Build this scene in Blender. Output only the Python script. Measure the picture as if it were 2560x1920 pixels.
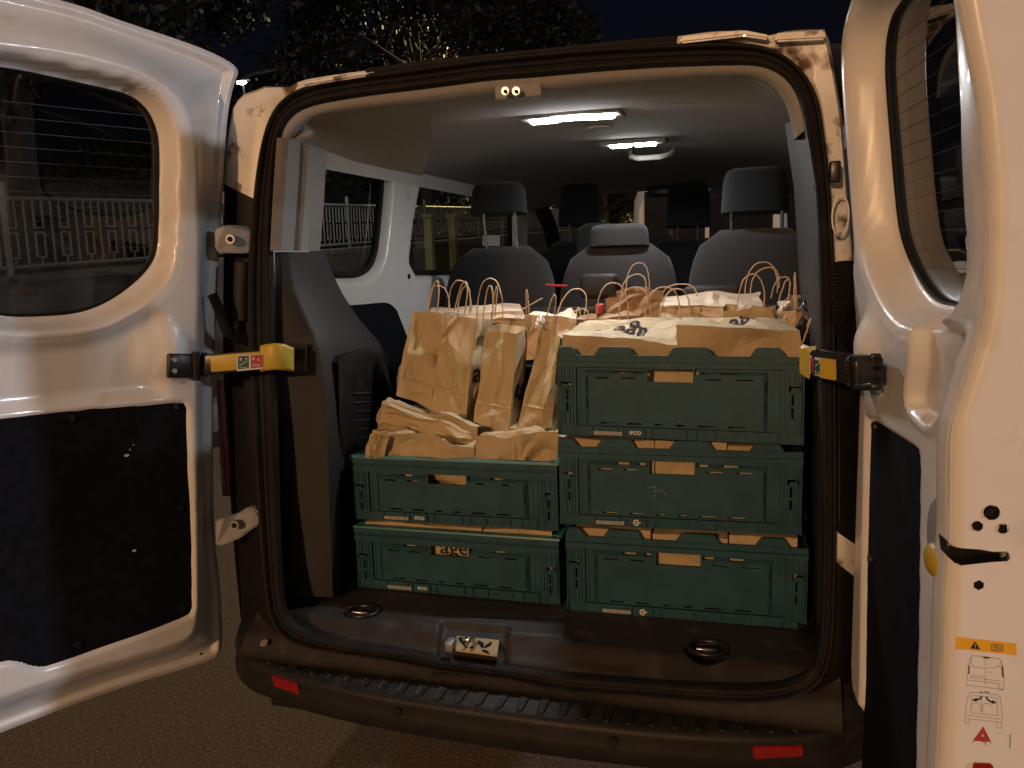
import bpy, bmesh, math, random
import numpy as np
from mathutils import Vector, Matrix, noise

random.seed(7)
for o in list(bpy.data.objects):
    bpy.data.objects.remove(o)
SC = bpy.context.scene
COL = SC.collection

# ------------------------------------------------------------------ camera
CAM = np.array([0.573, -1.88, 1.495])
FPX, PITCH, ROLL, YAW = 2070.0, math.radians(8.5), math.radians(1.75), math.radians(17.2)
_cp, _sp, _cr, _sr = math.cos(PITCH), math.sin(PITCH), math.cos(ROLL), math.sin(ROLL)
_f, _d, _r = np.array([0, _cp, -_sp]), np.array([0, -_sp, -_cp]), np.array([1.0, 0, 0])
_RV = np.array([[math.cos(YAW), -math.sin(YAW), 0], [math.sin(YAW), math.cos(YAW), 0], [0, 0, 1]])
RCAM = np.array([_r * _cr + _d * _sr, -_r * _sr + _d * _cr, _f]) @ _RV.T   # rows: right, down, forward
cd = bpy.data.cameras.new('camera')
cd.sensor_width = 36.0
cd.lens = 36.0 * FPX / 2560.0
cd.clip_start, cd.clip_end = 0.02, 600.0
cam = bpy.data.objects.new('camera', cd)
COL.objects.link(cam)
_m = Matrix([list(RCAM[0]), list(-RCAM[1]), list(-RCAM[2])]).transposed().to_4x4()
_m.translation = Vector(CAM)
cam.matrix_world = _m
SC.camera = cam

# ------------------------------------------------------------------ night sky
SUN_EL, SUN_AZ = math.radians(14.0), math.radians(-12.0)      # the orange street light behind the viewer
world = bpy.data.worlds.new('World')
SC.world = world
world.use_nodes = True
wn = world.node_tree.nodes
wl = world.node_tree.links
bg = wn['Background']
sky = wn.new('ShaderNodeTexSky')
sky.sky_type = 'NISHITA'
sky.sun_disc = False
sky.sun_elevation = SUN_EL
sky.sun_rotation = math.pi + SUN_AZ
tint = wn.new('ShaderNodeMix'); tint.data_type = 'RGBA'; tint.blend_type = 'MULTIPLY'
tint.inputs['Factor'].default_value = 1.0
tint.inputs[7].default_value = (0.95, 0.72, 1.0, 1)
wl.new(sky.outputs['Color'], tint.inputs[6])
wl.new(tint.outputs[2], bg.inputs['Color'])
bg.inputs['Strength'].default_value = 0.0010

# ------------------------------------------------------------------ added soft fill from behind the viewer, lifting the shadows like sky glow
sl = bpy.data.lights.new('fill_glow', 'SUN')
sl.energy = 0.22
sl.angle = math.radians(60)
sl.color = (1.0, 0.74, 0.52)
so = bpy.data.objects.new('fill_glow', sl)
COL.objects.link(so)
_ld = Vector((-0.15, -0.75, 0.6))
so.rotation_euler = (-_ld).to_track_quat('-Z', 'Y').to_euler()
so.location = (0, -20, 12)
SC.view_settings.view_transform = 'Standard'
SC.view_settings.look = 'None'
SC.view_settings.gamma = 1.0
SC.view_settings.exposure = 0.0
SC.view_settings.use_curve_mapping = False

# ------------------------------------------------------------------ rays through the photograph
def ray(px, py):
    return RCAM.T @ np.array([(px - 1280) / FPX, (py - 960) / FPX, 1.0])
def on_y(px, py, Y):
    d = ray(px, py); return CAM + d * ((Y - CAM[1]) / d[1])
def on_x(px, py, X):
    d = ray(px, py); return CAM + d * ((X - CAM[0]) / d[0])
def on_z(px, py, Z):
    d = ray(px, py); return CAM + d * ((Z - CAM[2]) / d[2])

# ------------------------------------------------------------------ object helpers
def link(o, parent=None):
    COL.objects.link(o)
    if parent is not None:
        o.parent = parent
    return o
def thing(name, label, cat, loc=(0, 0, 0), group=None, rotz=0.0):
    o = bpy.data.objects.new(name, None)
    o.empty_display_size = 0.1
    o.location = Vector(loc); o.rotation_euler = (0, 0, rotz)
    COL.objects.link(o)
    return tag(o, label, cat, group)
def tag(o, label=None, cat=None, group=None, kind=None):
    if label: o['label'] = label
    if cat: o['category'] = cat
    if group: o['group'] = group
    if kind: o['kind'] = kind
    return o
def mesh_obj(name, verts, faces, m, parent=None, smooth=False, angle=None):
    me = bpy.data.meshes.new(name)
    me.from_pydata([tuple(map(float, v)) for v in verts], [], [tuple(int(i) for i in f) for f in faces])
    if m is not None: me.materials.append(m)
    if smooth:
        me.polygons.foreach_set('use_smooth', [True] * len(me.polygons))
        if angle: me.set_sharp_from_angle(angle=math.radians(angle))
    me.update()
    return link(bpy.data.objects.new(name, me), parent)
def bm_obj(name, bm, m, parent=None, smooth=False, angle=None):
    me = bpy.data.meshes.new(name)
    bm.normal_update(); bm.to_mesh(me); bm.free()
    if m is not None: me.materials.append(m)
    if smooth:
        me.polygons.foreach_set('use_smooth', [True] * len(me.polygons))
        if angle: me.set_sharp_from_angle(angle=math.radians(angle))
    return link(bpy.data.objects.new(name, me), parent)
def add_box(bm, c, s, rot=None, bevel=0.0, seg=2):
    g = bmesh.ops.create_cube(bm, size=1.0)
    vs = g['verts']
    M = Matrix.Translation(Vector(c)) @ (rot.to_4x4() if rot is not None else Matrix.Identity(4)) @ Matrix.Diagonal((s[0], s[1], s[2], 1))
    bmesh.ops.transform(bm, matrix=M, verts=vs)
    if bevel > 0:
        es = list({e for v in vs for e in v.link_edges})
        bmesh.ops.bevel(bm, geom=es, offset=bevel, segments=seg, affect='EDGES', profile=0.5)
def box_obj(name, c, s, m, parent=None, bevel=0.0, rot=None, seg=2):
    bm = bmesh.new(); add_box(bm, c, s, rot, bevel, seg)
    return bm_obj(name, bm, m, parent, smooth=bevel > 0, angle=50 if bevel > 0 else None)
def add_tube(bm, pts, r, n=8, closed=False, caps=True):
    pts = [Vector(p) for p in pts]
    k = len(pts); rings = []
    prev = None
    for i, p in enumerate(pts):
        a = pts[(i - 1) % k] if (closed or i > 0) else p
        b = pts[(i + 1) % k] if (closed or i < k - 1) else p
        t = (b - a).normalized() if (b - a).length > 1e-9 else Vector((0, 0, 1))
        if prev is None:
            up = Vector((0, 0, 1)) if abs(t.z) < 0.9 else Vector((1, 0, 0))
            x = t.cross(up).normalized()
        else:
            x = (prev - t * prev.dot(t)).normalized()
        prev = x
        y = t.cross(x)
        rr = r[i] if hasattr(r, '__len__') else r
        rings.append([bm.verts.new(p + (x * math.cos(2 * math.pi * j / n) + y * math.sin(2 * math.pi * j / n)) * rr) for j in range(n)])
    for i in range(k if closed else k - 1):
        A, B = rings[i], rings[(i + 1) % k]
        for j in range(n):
            bm.faces.new((A[j], A[(j + 1) % n], B[(j + 1) % n], B[j]))
    if caps and not closed:
        bm.faces.new(list(reversed(rings[0]))); bm.faces.new(rings[-1])
def tube_obj(name, pts, r, m, parent=None, n=8, closed=False):
    bm = bmesh.new(); add_tube(bm, pts, r, n, closed)
    return bm_obj(name, bm, m, parent, smooth=True, angle=60)
def loft(name, rows, m, parent=None, closed=False, smooth=True, angle=None, flip=False):
    nr, nc = len(rows), len(rows[0])
    V = [p for r in rows for p in r]; F = []
    for i in range(nr - 1):
        for j in range(nc if closed else nc - 1):
            q = (i * nc + j, i * nc + (j + 1) % nc, (i + 1) * nc + (j + 1) % nc, (i + 1) * nc + j)
            F.append(q[::-1] if flip else q)
    return mesh_obj(name, V, F, m, parent, smooth, angle)
def chaikin(P, it=2, closed=True, keep=()):
    P = [np.array(p, float) for p in P]
    for _ in range(it):
        Q = []
        n = len(P)
        for i in range(n if closed else n - 1):
            a, b = P[i], P[(i + 1) % n]
            Q += [a * 0.75 + b * 0.25, a * 0.25 + b * 0.75]
        if not closed: Q = [P[0]] + Q + [P[-1]]
        P = Q
    return P
def catmull(P, k=6, closed=False):
    P = [np.array(p, float) for p in P]; n = len(P); out = []
    for i in range(n if closed else n - 1):
        g = lambda j: P[j % n] if closed else P[min(max(j, 0), n - 1)]
        p0, p1, p2, p3 = g(i - 1), g(i), g(i + 1), g(i + 2)
        for s in range(k):
            t = s / k
            out.append(0.5 * ((2 * p1) + (p2 - p0) * t + (2 * p0 - 5 * p1 + 4 * p2 - p3) * t * t + (3 * p1 - p0 - 3 * p2 + p3) * t ** 3))
    if not closed: out.append(P[-1])
    return out
def sstep(x, a, b):
    t = np.clip((x - a) / (b - a + 1e-12), 0, 1); return t * t * (3 - 2 * t)
def poly_sd(U, V, P):
    """signed distance (negative inside) and nearest boundary point"""
    P = np.array(P, float); A = P; B = np.roll(P, -1, 0)
    best = np.full(U.shape, 1e9); nx = np.zeros_like(U); ny = np.zeros_like(U)
    ins = np.zeros(U.shape, bool)
    for (ax, ay), (bx, by) in zip(A, B):
        dx, dy = bx - ax, by - ay; L = dx * dx + dy * dy + 1e-15
        t = np.clip(((U - ax) * dx + (V - ay) * dy) / L, 0, 1)
        qx, qy = ax + t * dx, ay + t * dy
        d = np.hypot(U - qx, V - qy); k = d < best
        best = np.where(k, d, best); nx = np.where(k, qx, nx); ny = np.where(k, qy, ny)
        if abs(by - ay) > 1e-12:
            c = ((ay > V) != (by > V)) & (U < (bx - ax) * (V - ay) / (by - ay) + ax)
            ins ^= c
    return np.where(ins, -best, best), nx, ny
def sheet(name, outline, holes, step, hfun, to3d, m, parent=None, flip=False):
    """pressed sheet: a fine grid cut to an outline with holes, raised by hfun and placed by to3d"""
    O = np.array(outline, float)
    u0, v0 = O.min(0) - step; u1, v1 = O.max(0) + step
    nu, nv = int((u1 - u0) / step) + 2, int((v1 - v0) / step) + 2
    U, V = np.meshgrid(u0 + np.arange(nu) * step, v0 + np.arange(nv) * step, indexing='ij')
    sd, nx, ny = poly_sd(U, V, O)
    for h in holes:
        s2, hx, hy = poly_sd(U, V, h); s2 = -s2
        k = s2 > sd
        sd = np.where(k, s2, sd); nx = np.where(k, hx, nx); ny = np.where(k, hy, ny)
    ins = sd <= 0
    any_in = ins[:-1, :-1] | ins[1:, :-1] | ins[:-1, 1:] | ins[1:, 1:]
    U2 = np.where(ins, U, nx); V2 = np.where(ins, V, ny)
    W = hfun(U2, V2)
    idx = -np.ones(U.shape, int)
    used = np.zeros(U.shape, bool)
    for di in (0, 1):
        for dj in (0, 1):
            used[di:nu - 1 + di, dj:nv - 1 + dj] |= any_in
    idx[used] = np.arange(used.sum())
    X = to3d(U2[used], V2[used], W[used])
    I, J = np.nonzero(any_in)
    F = np.stack([idx[I, J], idx[I + 1, J], idx[I + 1, J + 1], idx[I, J + 1]], 1)
    if flip: F = F[:, ::-1]
    me = bpy.data.meshes.new(name)
    me.from_pydata(X.tolist(), [], F.tolist())
    me.materials.append(m)
    me.polygons.foreach_set('use_smooth', [True] * len(me.polygons))
    me.update()
    return link(bpy.data.objects.new(name, me), parent)
def fill_poly(name, P3, m, parent=None, thick=None):
    """flat polygon, optionally thickened along a vector"""
    n = len(P3)
    if thick is None:
        return mesh_obj(name, P3, [list(range(n))], m, parent)
    t = np.array(thick)
    V = [np.array(p) for p in P3] + [np.array(p) + t for p in P3]
    F = [list(range(n)), list(range(2 * n - 1, n - 1, -1))] + [(i, n + i, n + (i + 1) % n, (i + 1) % n) for i in range(n)]
    o = mesh_obj(name, V, F, m, parent)
    bm = bmesh.new(); bm.from_mesh(o.data); bmesh.ops.recalc_face_normals(bm, faces=bm.faces); bm.to_mesh(o.data); bm.free()
    return o
def text_verts(body, size, bold=0.0):
    cu = bpy.data.curves.new('t', 'FONT'); cu.body = body; cu.size = size; cu.offset = bold
    cu.align_x = 'CENTER'; cu.align_y = 'CENTER'; cu.resolution_u = 4
    ob = bpy.data.objects.new('t', cu); COL.objects.link(ob)
    bpy.context.view_layer.update()
    me = bpy.data.meshes.new_from_object(ob.evaluated_get(bpy.context.evaluated_depsgraph_get()))
    bm = bmesh.new(); bm.from_mesh(me)
    bmesh.ops.triangulate(bm, faces=bm.faces)
    V = [v.co.copy() for v in bm.verts]; F = [[v.index for v in f.verts] for f in bm.faces]
    bm.free(); bpy.data.objects.remove(ob); bpy.data.curves.remove(cu); bpy.data.meshes.remove(me)
    return V, F

# ------------------------------------------------------------------ materials
def mat(name, col, rough=0.5, metal=0.0, var=0.0, vscale=20.0, bump=0.0, bscale=200.0, spec=0.5, coat=0.0, col2=None, thr=(0.45, 0.6), dscale=8.0, sheen=0.0, crumple=0.0):
    m = bpy.data.materials.new(name); m.use_nodes = True
    nt = m.node_tree; b = nt.nodes['Principled BSDF']; L = nt.links
    b.inputs['Base Color'].default_value = (*col, 1)
    b.inputs['Roughness'].default_value = rough
    b.inputs['Metallic'].default_value = metal
    b.inputs['Specular IOR Level'].default_value = spec
    b.inputs['Coat Weight'].default_value = coat
    b.inputs['Coat Roughness'].default_value = 0.06
    if sheen: b.inputs['Sheen Weight'].default_value = sheen
    tc = nt.nodes.new('ShaderNodeTexCoord')
    def noisetex(scale, detail=6):
        n = nt.nodes.new('ShaderNodeTexNoise'); n.inputs['Scale'].default_value = scale; n.inputs['Detail'].default_value = detail
        L.new(tc.outputs['Object'], n.inputs['Vector']); return n
    cur = None
    if var > 0:
        n = noisetex(vscale)
        r = nt.nodes.new('ShaderNodeMapRange'); r.inputs['From Min'].default_value = 0.3; r.inputs['From Max'].default_value = 0.7
        r.inputs['To Min'].default_value = 1 - var; r.inputs['To Max'].default_value = 1 + var
        L.new(n.outputs['Fac'], r.inputs['Value'])
        mx = nt.nodes.new('ShaderNodeMix'); mx.data_type = 'RGBA'; mx.blend_type = 'MULTIPLY'; mx.inputs['Factor'].default_value = 1
        mx.inputs[6].default_value = (*col, 1); L.new(r.outputs['Result'], mx.inputs[7]); cur = mx.outputs[2]
        r2 = nt.nodes.new('ShaderNodeMapRange'); r2.inputs['To Min'].default_value = max(0.02, rough - 0.12); r2.inputs['To Max'].default_value = min(1, rough + 0.12)
        L.new(n.outputs['Fac'], r2.inputs['Value']); L.new(r2.outputs['Result'], b.inputs['Roughness'])
    if col2 is not None:
        n = noisetex(dscale, 8)
        r = nt.nodes.new('ShaderNodeMapRange'); r.inputs['From Min'].default_value = thr[0]; r.inputs['From Max'].default_value = thr[1]
        L.new(n.outputs['Fac'], r.inputs['Value'])
        mx = nt.nodes.new('ShaderNodeMix'); mx.data_type = 'RGBA'
        L.new(r.outputs['Result'], mx.inputs['Factor'])
        if cur is not None: L.new(cur, mx.inputs[6])
        else: mx.inputs[6].default_value = (*col, 1)
        mx.inputs[7].default_value = (*col2, 1); cur = mx.outputs[2]
    if cur is not None: L.new(cur, b.inputs['Base Color'])
    if bump > 0:
        n = noisetex(bscale, 3)
        bp = nt.nodes.new('ShaderNodeBump'); bp.inputs['Strength'].default_value = bump; bp.inputs['Distance'].default_value = 0.002
        L.new(n.outputs['Fac'], bp.inputs['Height']); L.new(bp.outputs['Normal'], b.inputs['Normal'])
        if crumple:
            wn_ = noisetex(9, 3)
            ad = nt.nodes.new('ShaderNodeMix'); ad.data_type = 'VECTOR'; ad.inputs['Factor'].default_value = 0.06
            L.new(tc.outputs['Object'], ad.inputs[4]); L.new(wn_.outputs['Color'], ad.inputs[5])
            prev = None
            for sc, dist in ((15.0, 0.016), (38.0, 0.005)):
                vo = nt.nodes.new('ShaderNodeTexVoronoi'); vo.inputs['Scale'].default_value = sc; vo.feature = 'F1'
                L.new(ad.outputs[1], vo.inputs['Vector'])
                b2 = nt.nodes.new('ShaderNodeBump'); b2.inputs['Strength'].default_value = crumple; b2.inputs['Distance'].default_value = dist
                L.new(vo.outputs['Distance'], b2.inputs['Height'])
                if prev is not None: L.new(prev.outputs['Normal'], b2.inputs['Normal'])
                prev = b2
            L.new(prev.outputs['Normal'], bp.inputs['Normal'])
    return m
def glass_mat(name, tint, f0=0.06):
    m = bpy.data.materials.new(name); m.use_nodes = True
    nt = m.node_tree; nt.nodes.clear(); L = nt.links
    out = nt.nodes.new('ShaderNodeOutputMaterial')
    tr = nt.nodes.new('ShaderNodeBsdfTransparent'); tr.inputs['Color'].default_value = (*tint, 1)
    gl = nt.nodes.new('ShaderNodeBsdfGlossy'); gl.inputs['Roughness'].default_value = 0.02
    lw = nt.nodes.new('ShaderNodeLayerWeight'); lw.inputs['Blend'].default_value = 0.5
    pw = nt.nodes.new('ShaderNodeMath'); pw.operation = 'POWER'; pw.inputs[1].default_value = 5.0
    L.new(lw.outputs['Facing'], pw.inputs[0])
    fr = nt.nodes.new('ShaderNodeMath'); fr.operation = 'MULTIPLY_ADD'; fr.inputs[1].default_value = 0.92; fr.inputs[2].default_value = f0
    L.new(pw.outputs['Value'], fr.inputs[0])
    mx = nt.nodes.new('ShaderNodeMixShader')
    L.new(fr.outputs['Value'], mx.inputs['Fac']); L.new(tr.outputs['BSDF'], mx.inputs[1]); L.new(gl.outputs['BSDF'], mx.inputs[2])
    L.new(mx.outputs['Shader'], out.inputs['Surface'])
    return m
def emit_mat(name, col, s):
    m = bpy.data.materials.new(name); m.use_nodes = True
    b = m.node_tree.nodes['Principled BSDF']
    b.inputs['Base Color'].default_value = (0.8, 0.8, 0.8, 1)
    b.inputs['Emission Color'].default_value = (*col, 1); b.inputs['Emission Strength'].default_value = s
    return m
M = dict(
    paint=mat('white_paint', (0.76, 0.75, 0.73), 0.32, var=0.03, vscale=6, coat=0.35, bump=0.006, bscale=60, col2=(0.58, 0.54, 0.49), thr=(0.60, 0.85), dscale=11),
    paint_rust=mat('stained_white_paint', (0.74, 0.72, 0.68), 0.35, var=0.08, vscale=14, coat=0.3, col2=(0.13, 0.07, 0.035), thr=(0.555, 0.66), dscale=20, bump=0.08, bscale=80),
    hinge=mat('hinge_paint', (0.30, 0.31, 0.32), 0.4, var=0.12, vscale=30, col2=(0.25, 0.22, 0.19), thr=(0.6, 0.75)),
    rubber=mat('black_rubber', (0.014, 0.013, 0.0125), 0.62, spec=0.14, var=0.25, vscale=25, bump=0.15, bscale=150, col2=(0.026, 0.023, 0.021), thr=(0.56, 0.74), dscale=12),
    lining=mat('dark_pillar_lining', (0.008, 0.0075, 0.007), 0.6, spec=0.25, var=0.2, bump=0.3, bscale=500),
    plastic=mat('dark_trim_plastic', (0.026, 0.024, 0.023), 0.6, spec=0.3, var=0.15, vscale=18, bump=0.35, bscale=700),
    plastic_warm=mat('sill_plastic', (0.030, 0.026, 0.023), 0.55, spec=0.3, var=0.2, vscale=12, bump=0.3, bscale=500, col2=(0.06, 0.053, 0.048), thr=(0.57, 0.75), dscale=16),
    bumper=mat('bumper_plastic', (0.016, 0.015, 0.0145), 0.5, spec=0.3, var=0.2, vscale=15, bump=0.35, bscale=420, col2=(0.032, 0.029, 0.027), thr=(0.58, 0.76), dscale=18),
    trim_light=mat('pale_pillar_trim', (0.21, 0.20, 0.187), 0.6, var=0.05, bump=0.15, bscale=500),
    headliner=mat('headliner_felt', (0.28, 0.268, 0.25), 0.95, var=0.08, vscale=60, bump=0.3, bscale=900),
    headliner_dark=mat('headliner_dark_felt', (0.30, 0.29, 0.283), 0.95, var=0.1, vscale=60, bump=0.3, bscale=900),
    fabric=mat('seat_fabric', (0.0080, 0.0080, 0.0085), 0.95, var=0.2, vscale=120, bump=0.5, bscale=900, sheen=0.1),
    vinyl=mat('seat_rear_vinyl', (0.016, 0.0142, 0.0135), 0.8, spec=0.3, var=0.15, vscale=40, bump=0.3, bscale=600),
    carpet=mat('dark_carpet', (0.014, 0.012, 0.011), 0.95, var=0.3, vscale=200, bump=0.6, bscale=900),
    board=mat('black_board', (0.008, 0.009, 0.012), 0.9, spec=0.08, var=0.3, vscale=40, bump=0.25, bscale=800, col2=(0.018, 0.018, 0.021), thr=(0.62, 0.8), dscale=10),
    black=mat('black_steel', (0.012, 0.012, 0.012), 0.35, var=0.2, vscale=40),
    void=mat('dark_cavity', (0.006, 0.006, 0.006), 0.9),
    chrome=mat('steel', (0.62, 0.6, 0.57), 0.3, metal=1.0, var=0.1, vscale=30),
    yellow=mat('yellow_cover', (0.52, 0.36, 0.035), 0.45, var=0.1, vscale=18, col2=(0.30, 0.20, 0.045), thr=(0.6, 0.78), dscale=22),
    st_green=mat('sticker_green', (0.02, 0.10, 0.07), 0.4), st_red=mat('sticker_red', (0.42, 0.05, 0.05), 0.4),
    st_white=mat('sticker_white', (0.62, 0.6, 0.57), 0.45), st_clear=mat('sticker_film', (0.70, 0.69, 0.67), 0.3, coat=0.4),
    ink=mat('dark_ink', (0.035, 0.035, 0.037), 0.95, spec=0.05), ink_soft=mat('grey_ink', (0.17, 0.17, 0.18), 0.5),
    amber=mat('sticker_amber', (0.80, 0.43, 0.03), 0.4),
    reflector=mat('red_reflector', (0.27, 0.008, 0.008), 0.18, coat=0.8, var=0.15, vscale=60),
    lamp_red=mat('tail_lamp_red', (0.17, 0.012, 0.018), 0.15, coat=0.8),
    crate=mat('green_crate_plastic', (0.0125, 0.060, 0.078), 0.5, spec=0.35, var=0.2, vscale=12, bump=0.12, bscale=300, col2=(0.022, 0.070, 0.084), thr=(0.56, 0.74), dscale=20),
    crate_rim_lit=mat('crate_plastic_lit', (0.022, 0.15, 0.15), 0.4, var=0.15, vscale=12),  # brighter copy of the crate plastic, dome light put into the colour
    bar=mat('barcode_paper', (0.42, 0.41, 0.36), 0.6, var=0.1, vscale=40),
    logo=mat('pale_print', (0.62, 0.62, 0.56), 0.5),
    kraft=mat('kraft_paper', (0.44, 0.34, 0.19), 0.75, var=0.10, vscale=14, crumple=0.10, bump=0.25, bscale=260, col2=(0.37, 0.275, 0.145), thr=(0.5, 0.75), dscale=9),
    kraft2=mat('kraft_paper_brown', (0.30, 0.185, 0.095), 0.75, var=0.12, vscale=14, crumple=0.10, bump=0.25, bscale=260),
    kraft_lit=mat('kraft_paper_lit', (0.62, 0.50, 0.36), 0.75, var=0.08, vscale=14, crumple=0.10, bump=0.25, bscale=260),  # kraft with the white lamplight on the bags put into its colour
    tissue=mat('white_tissue', (0.72, 0.66, 0.58), 0.8, var=0.05, bump=0.2),
    cord=mat('paper_cord', (0.56, 0.41, 0.26), 0.8, var=0.12, vscale=120, bump=0.5, bscale=700),
    asphalt=mat('asphalt', (0.125, 0.102, 0.075), 0.9, var=0.45, vscale=90, bump=1.0, bscale=130, col2=(0.33, 0.28, 0.21), thr=(0.54, 0.66), dscale=120),
    concrete=mat('retaining_wall_concrete', (0.17, 0.165, 0.145), 0.9, var=0.25, vscale=1.2, bump=0.4, bscale=40, col2=(0.11, 0.108, 0.095), thr=(0.5, 0.7), dscale=0.8),
    iron=mat('white_railing_paint', (0.26, 0.26, 0.25), 0.5, var=0.1),
    bark=mat('bark', (0.09, 0.07, 0.05), 0.95, var=0.3, vscale=8, bump=1.0, bscale=30),
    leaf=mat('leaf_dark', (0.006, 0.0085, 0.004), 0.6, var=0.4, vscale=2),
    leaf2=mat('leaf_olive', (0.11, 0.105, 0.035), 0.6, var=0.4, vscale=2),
    stone=mat('pale_stone', (0.22, 0.20, 0.10), 0.85, var=0.2, vscale=3),
    glass=glass_mat('tinted_glass', (0.34, 0.36, 0.35)),
    glass_side=glass_mat('side_glass', (0.50, 0.53, 0.46), 0.04),
    glass_front=glass_mat('windscreen_glass', (0.8, 0.83, 0.8)),
    wire=mat('heating_wire', (0.09, 0.08, 0.07), 0.6),
    dome=emit_mat('lit_dome_lens', (1.0, 0.97, 0.93), 85.0),
    strapred=mat('red_strap', (0.42, 0.03, 0.03), 0.6),
    galva=mat('galvanised', (0.36, 0.37, 0.38), 0.45, metal=0.7, var=0.1),
    lamp_white=emit_mat('lit_led_lamp', (0.9, 0.96, 1.0), 60.0),
    lamp_amber=emit_mat('lit_sodium_lamp', (1.0, 0.62, 0.2), 60.0),
)

# ================================================================== SETTING
road = mesh_obj('road', [(-5.0, -30, 0), (60, -30, 0), (60, 90, 0), (-5.0, 90, 0)], [(0, 1, 2, 3)], M['asphalt']); tag(road, kind='structure')
gnd = mesh_obj('ground', [(-400, -400, -0.02), (400, -400, -0.02), (400, 400, -0.02), (-400, 400, -0.02)], [(0, 1, 2, 3)], M['asphalt']); tag(gnd, kind='structure')
kb = mesh_obj('pavement', [(-5.1, -6, 0.13), (-3.9, -6, 0.13), (-3.9, 60, 0.13), (-5.1, 60, 0.13), (-3.9, -6, 0), (-3.9, 60, 0)], [(0, 1, 2, 3), (1, 4, 5, 2)], M['concrete']); tag(kb, kind='structure')

# retaining wall with the white railing on top, seen through the panes
WX, WS = -5.1, 0.0435
def wall_top(Y): return 1.288 + WS * Y
wt = thing('retaining_wall', 'pale low retaining wall under the white railing beyond the left door', 'wall', (WX, 12, 0))
rows = []
for Y in (-8, 0, 8, 16, 24, 40):
    rows.append([(0.0, Y - 12, 0.0), (0.0, Y - 12, wall_top(Y)), (-0.35, Y - 12, wall_top(Y)), (-0.35, Y - 12, 0)])
loft('wall', rows, M['concrete'], wt, smooth=False)
rows = []
for Y in (-8, 0, 8, 16, 24, 40):
    z = wall_top(Y)
    rows.append([(0.04, Y - 12, z), (0.04, Y - 12, z + 0.06), (-0.39, Y - 12, z + 0.06), (-0.39, Y - 12, z)])
loft('coping', rows, M['concrete'], wt, smooth=False)

rt = thing('iron_railing', 'white iron railing with a meander pattern on top of the retaining wall', 'railing', (WX - 0.15, 12, 0))
UNIT = 0.27
bm = bmesh.new()
b_ = 0.013
def vb(y, z0, z1): add_box(bm, (0, y, (z0 + z1) / 2), (b_, b_, z1 - z0))
def hb(y0, y1, z): add_box(bm, (0, (y0 + y1) / 2, z), (b_, y1 - y0 + b_, b_))
vb(0, 0.0, 0.53)
vb(0.09, 0.30, 0.53); vb(0.18, 0.30, 0.53); hb(0.09, 0.18, 0.30)
vb(0.09, 0.06, 0.26); vb(0.18, 0.06, 0.26); hb(0.09, 0.18, 0.26); hb(0.09, 0.18, 0.06); vb(0.135, 0.0, 0.06)
first = None
nU = 96
for i in range(nU):
    Y = 0.6 + i * UNIT
    if first is None:
        first = bm_obj('baluster', bm, M['iron'], rt); o = first
    else:
        o = first.copy(); COL.objects.link(o)
    o.location = (0, Y - 12, wall_top(Y) + 0.14)
Y0, Y1 = 0.5, 0.6 + nU * UNIT
for dz, nm in ((0.12, 'bottom_rail'), (0.67, 'top_rail')):
    tube_obj(nm, [(0, Y0 - 12, wall_top(Y0) + dz), (0, Y1 - 12, wall_top(Y1) + dz)], 0.016, M['iron'], rt, n=4)
po = None
for i in range(9):
    Y = 0.5 + i * UNIT * 10.66
    if po is None: po = box_obj('railing_post', (0, 0, 0.40), (0.035, 0.035, 0.78), M['iron'], rt); o = po
    else: o = po.copy(); COL.objects.link(o)
    o.location = (0, Y - 12, wall_top(Y))

# trees: trunk, limbs and leaf-sized faces
def tree(x, y, h, r, seed, label, lm, nleaf=9000, base=0.0, leaf=0.11, low=0.25):
    rng = np.random.default_rng(seed)
    t = thing('tree', label, 'tree', (x, y, base), 'trees beyond the white railing')
    bm = bmesh.new()
    add_tube(bm, [(0, 0, 0), (0.1, 0.05, h * 0.25), (-0.05, 0.1, h * 0.55), (0, 0, h * 0.8)], [0.22, 0.17, 0.11, 0.04], 8)
    cl = []
    for i in range(22):
        a = rng.uniform(0, 6.28); zz = h * rng.uniform(low, 0.93)
        rad = r * math.sin(math.pi * min(0.98, max(0.12, (zz / h - low + 0.1) / (1.12 - low)))) * rng.uniform(0.45, 1.0)
        c = np.array([rad * math.cos(a), rad * math.sin(a), zz]); cl.append((c, rng.uniform(0.45, 0.95) * r * 0.42))
        add_tube(bm, [(0, 0, max(0.5, zz * 0.75)), tuple(c * [0.55, 0.55, 0.93]), tuple(c)], [0.06, 0.04, 0.015], 5)
    bm_obj('trunk', bm, M['bark'], t, smooth=True)
    V = np.zeros((nleaf, 4, 3))
    ci = rng.integers(0, len(cl), nleaf)
    C = np.array([cl[k][0] for k in ci]); R = np.array([cl[k][1] for k in ci])
    D = rng.normal(size=(nleaf, 3)); D /= np.linalg.norm(D, axis=1)[:, None]
    P = C + D * (R * rng.uniform(0.35, 1.0, nleaf))[:, None] * [1, 1, 0.75]
    A = rng.normal(size=(nleaf, 3)); A /= np.linalg.norm(A, axis=1)[:, None]
    B = np.cross(A, rng.normal(size=(nleaf, 3))); B /= np.linalg.norm(B, axis=1)[:, None]
    s = leaf * rng.uniform(0.5, 1.2, nleaf)[:, None]
    V[:, 0] = P - A * s; V[:, 1] = P - B * s * 0.45; V[:, 2] = P + A * s; V[:, 3] = P + B * s * 0.45
    mesh_obj('crown', V.reshape(-1, 3), np.arange(nleaf * 4).reshape(-1, 4), lm, t)
    return t
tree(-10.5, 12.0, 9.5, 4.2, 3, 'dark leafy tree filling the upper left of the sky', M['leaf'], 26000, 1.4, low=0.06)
tree(-8.2, 19.0, 9.8, 4.6, 4, 'dark leafy tree whose ragged edge meets the navy sky', M['leaf'], 26000, 1.6, low=0.06)
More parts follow.
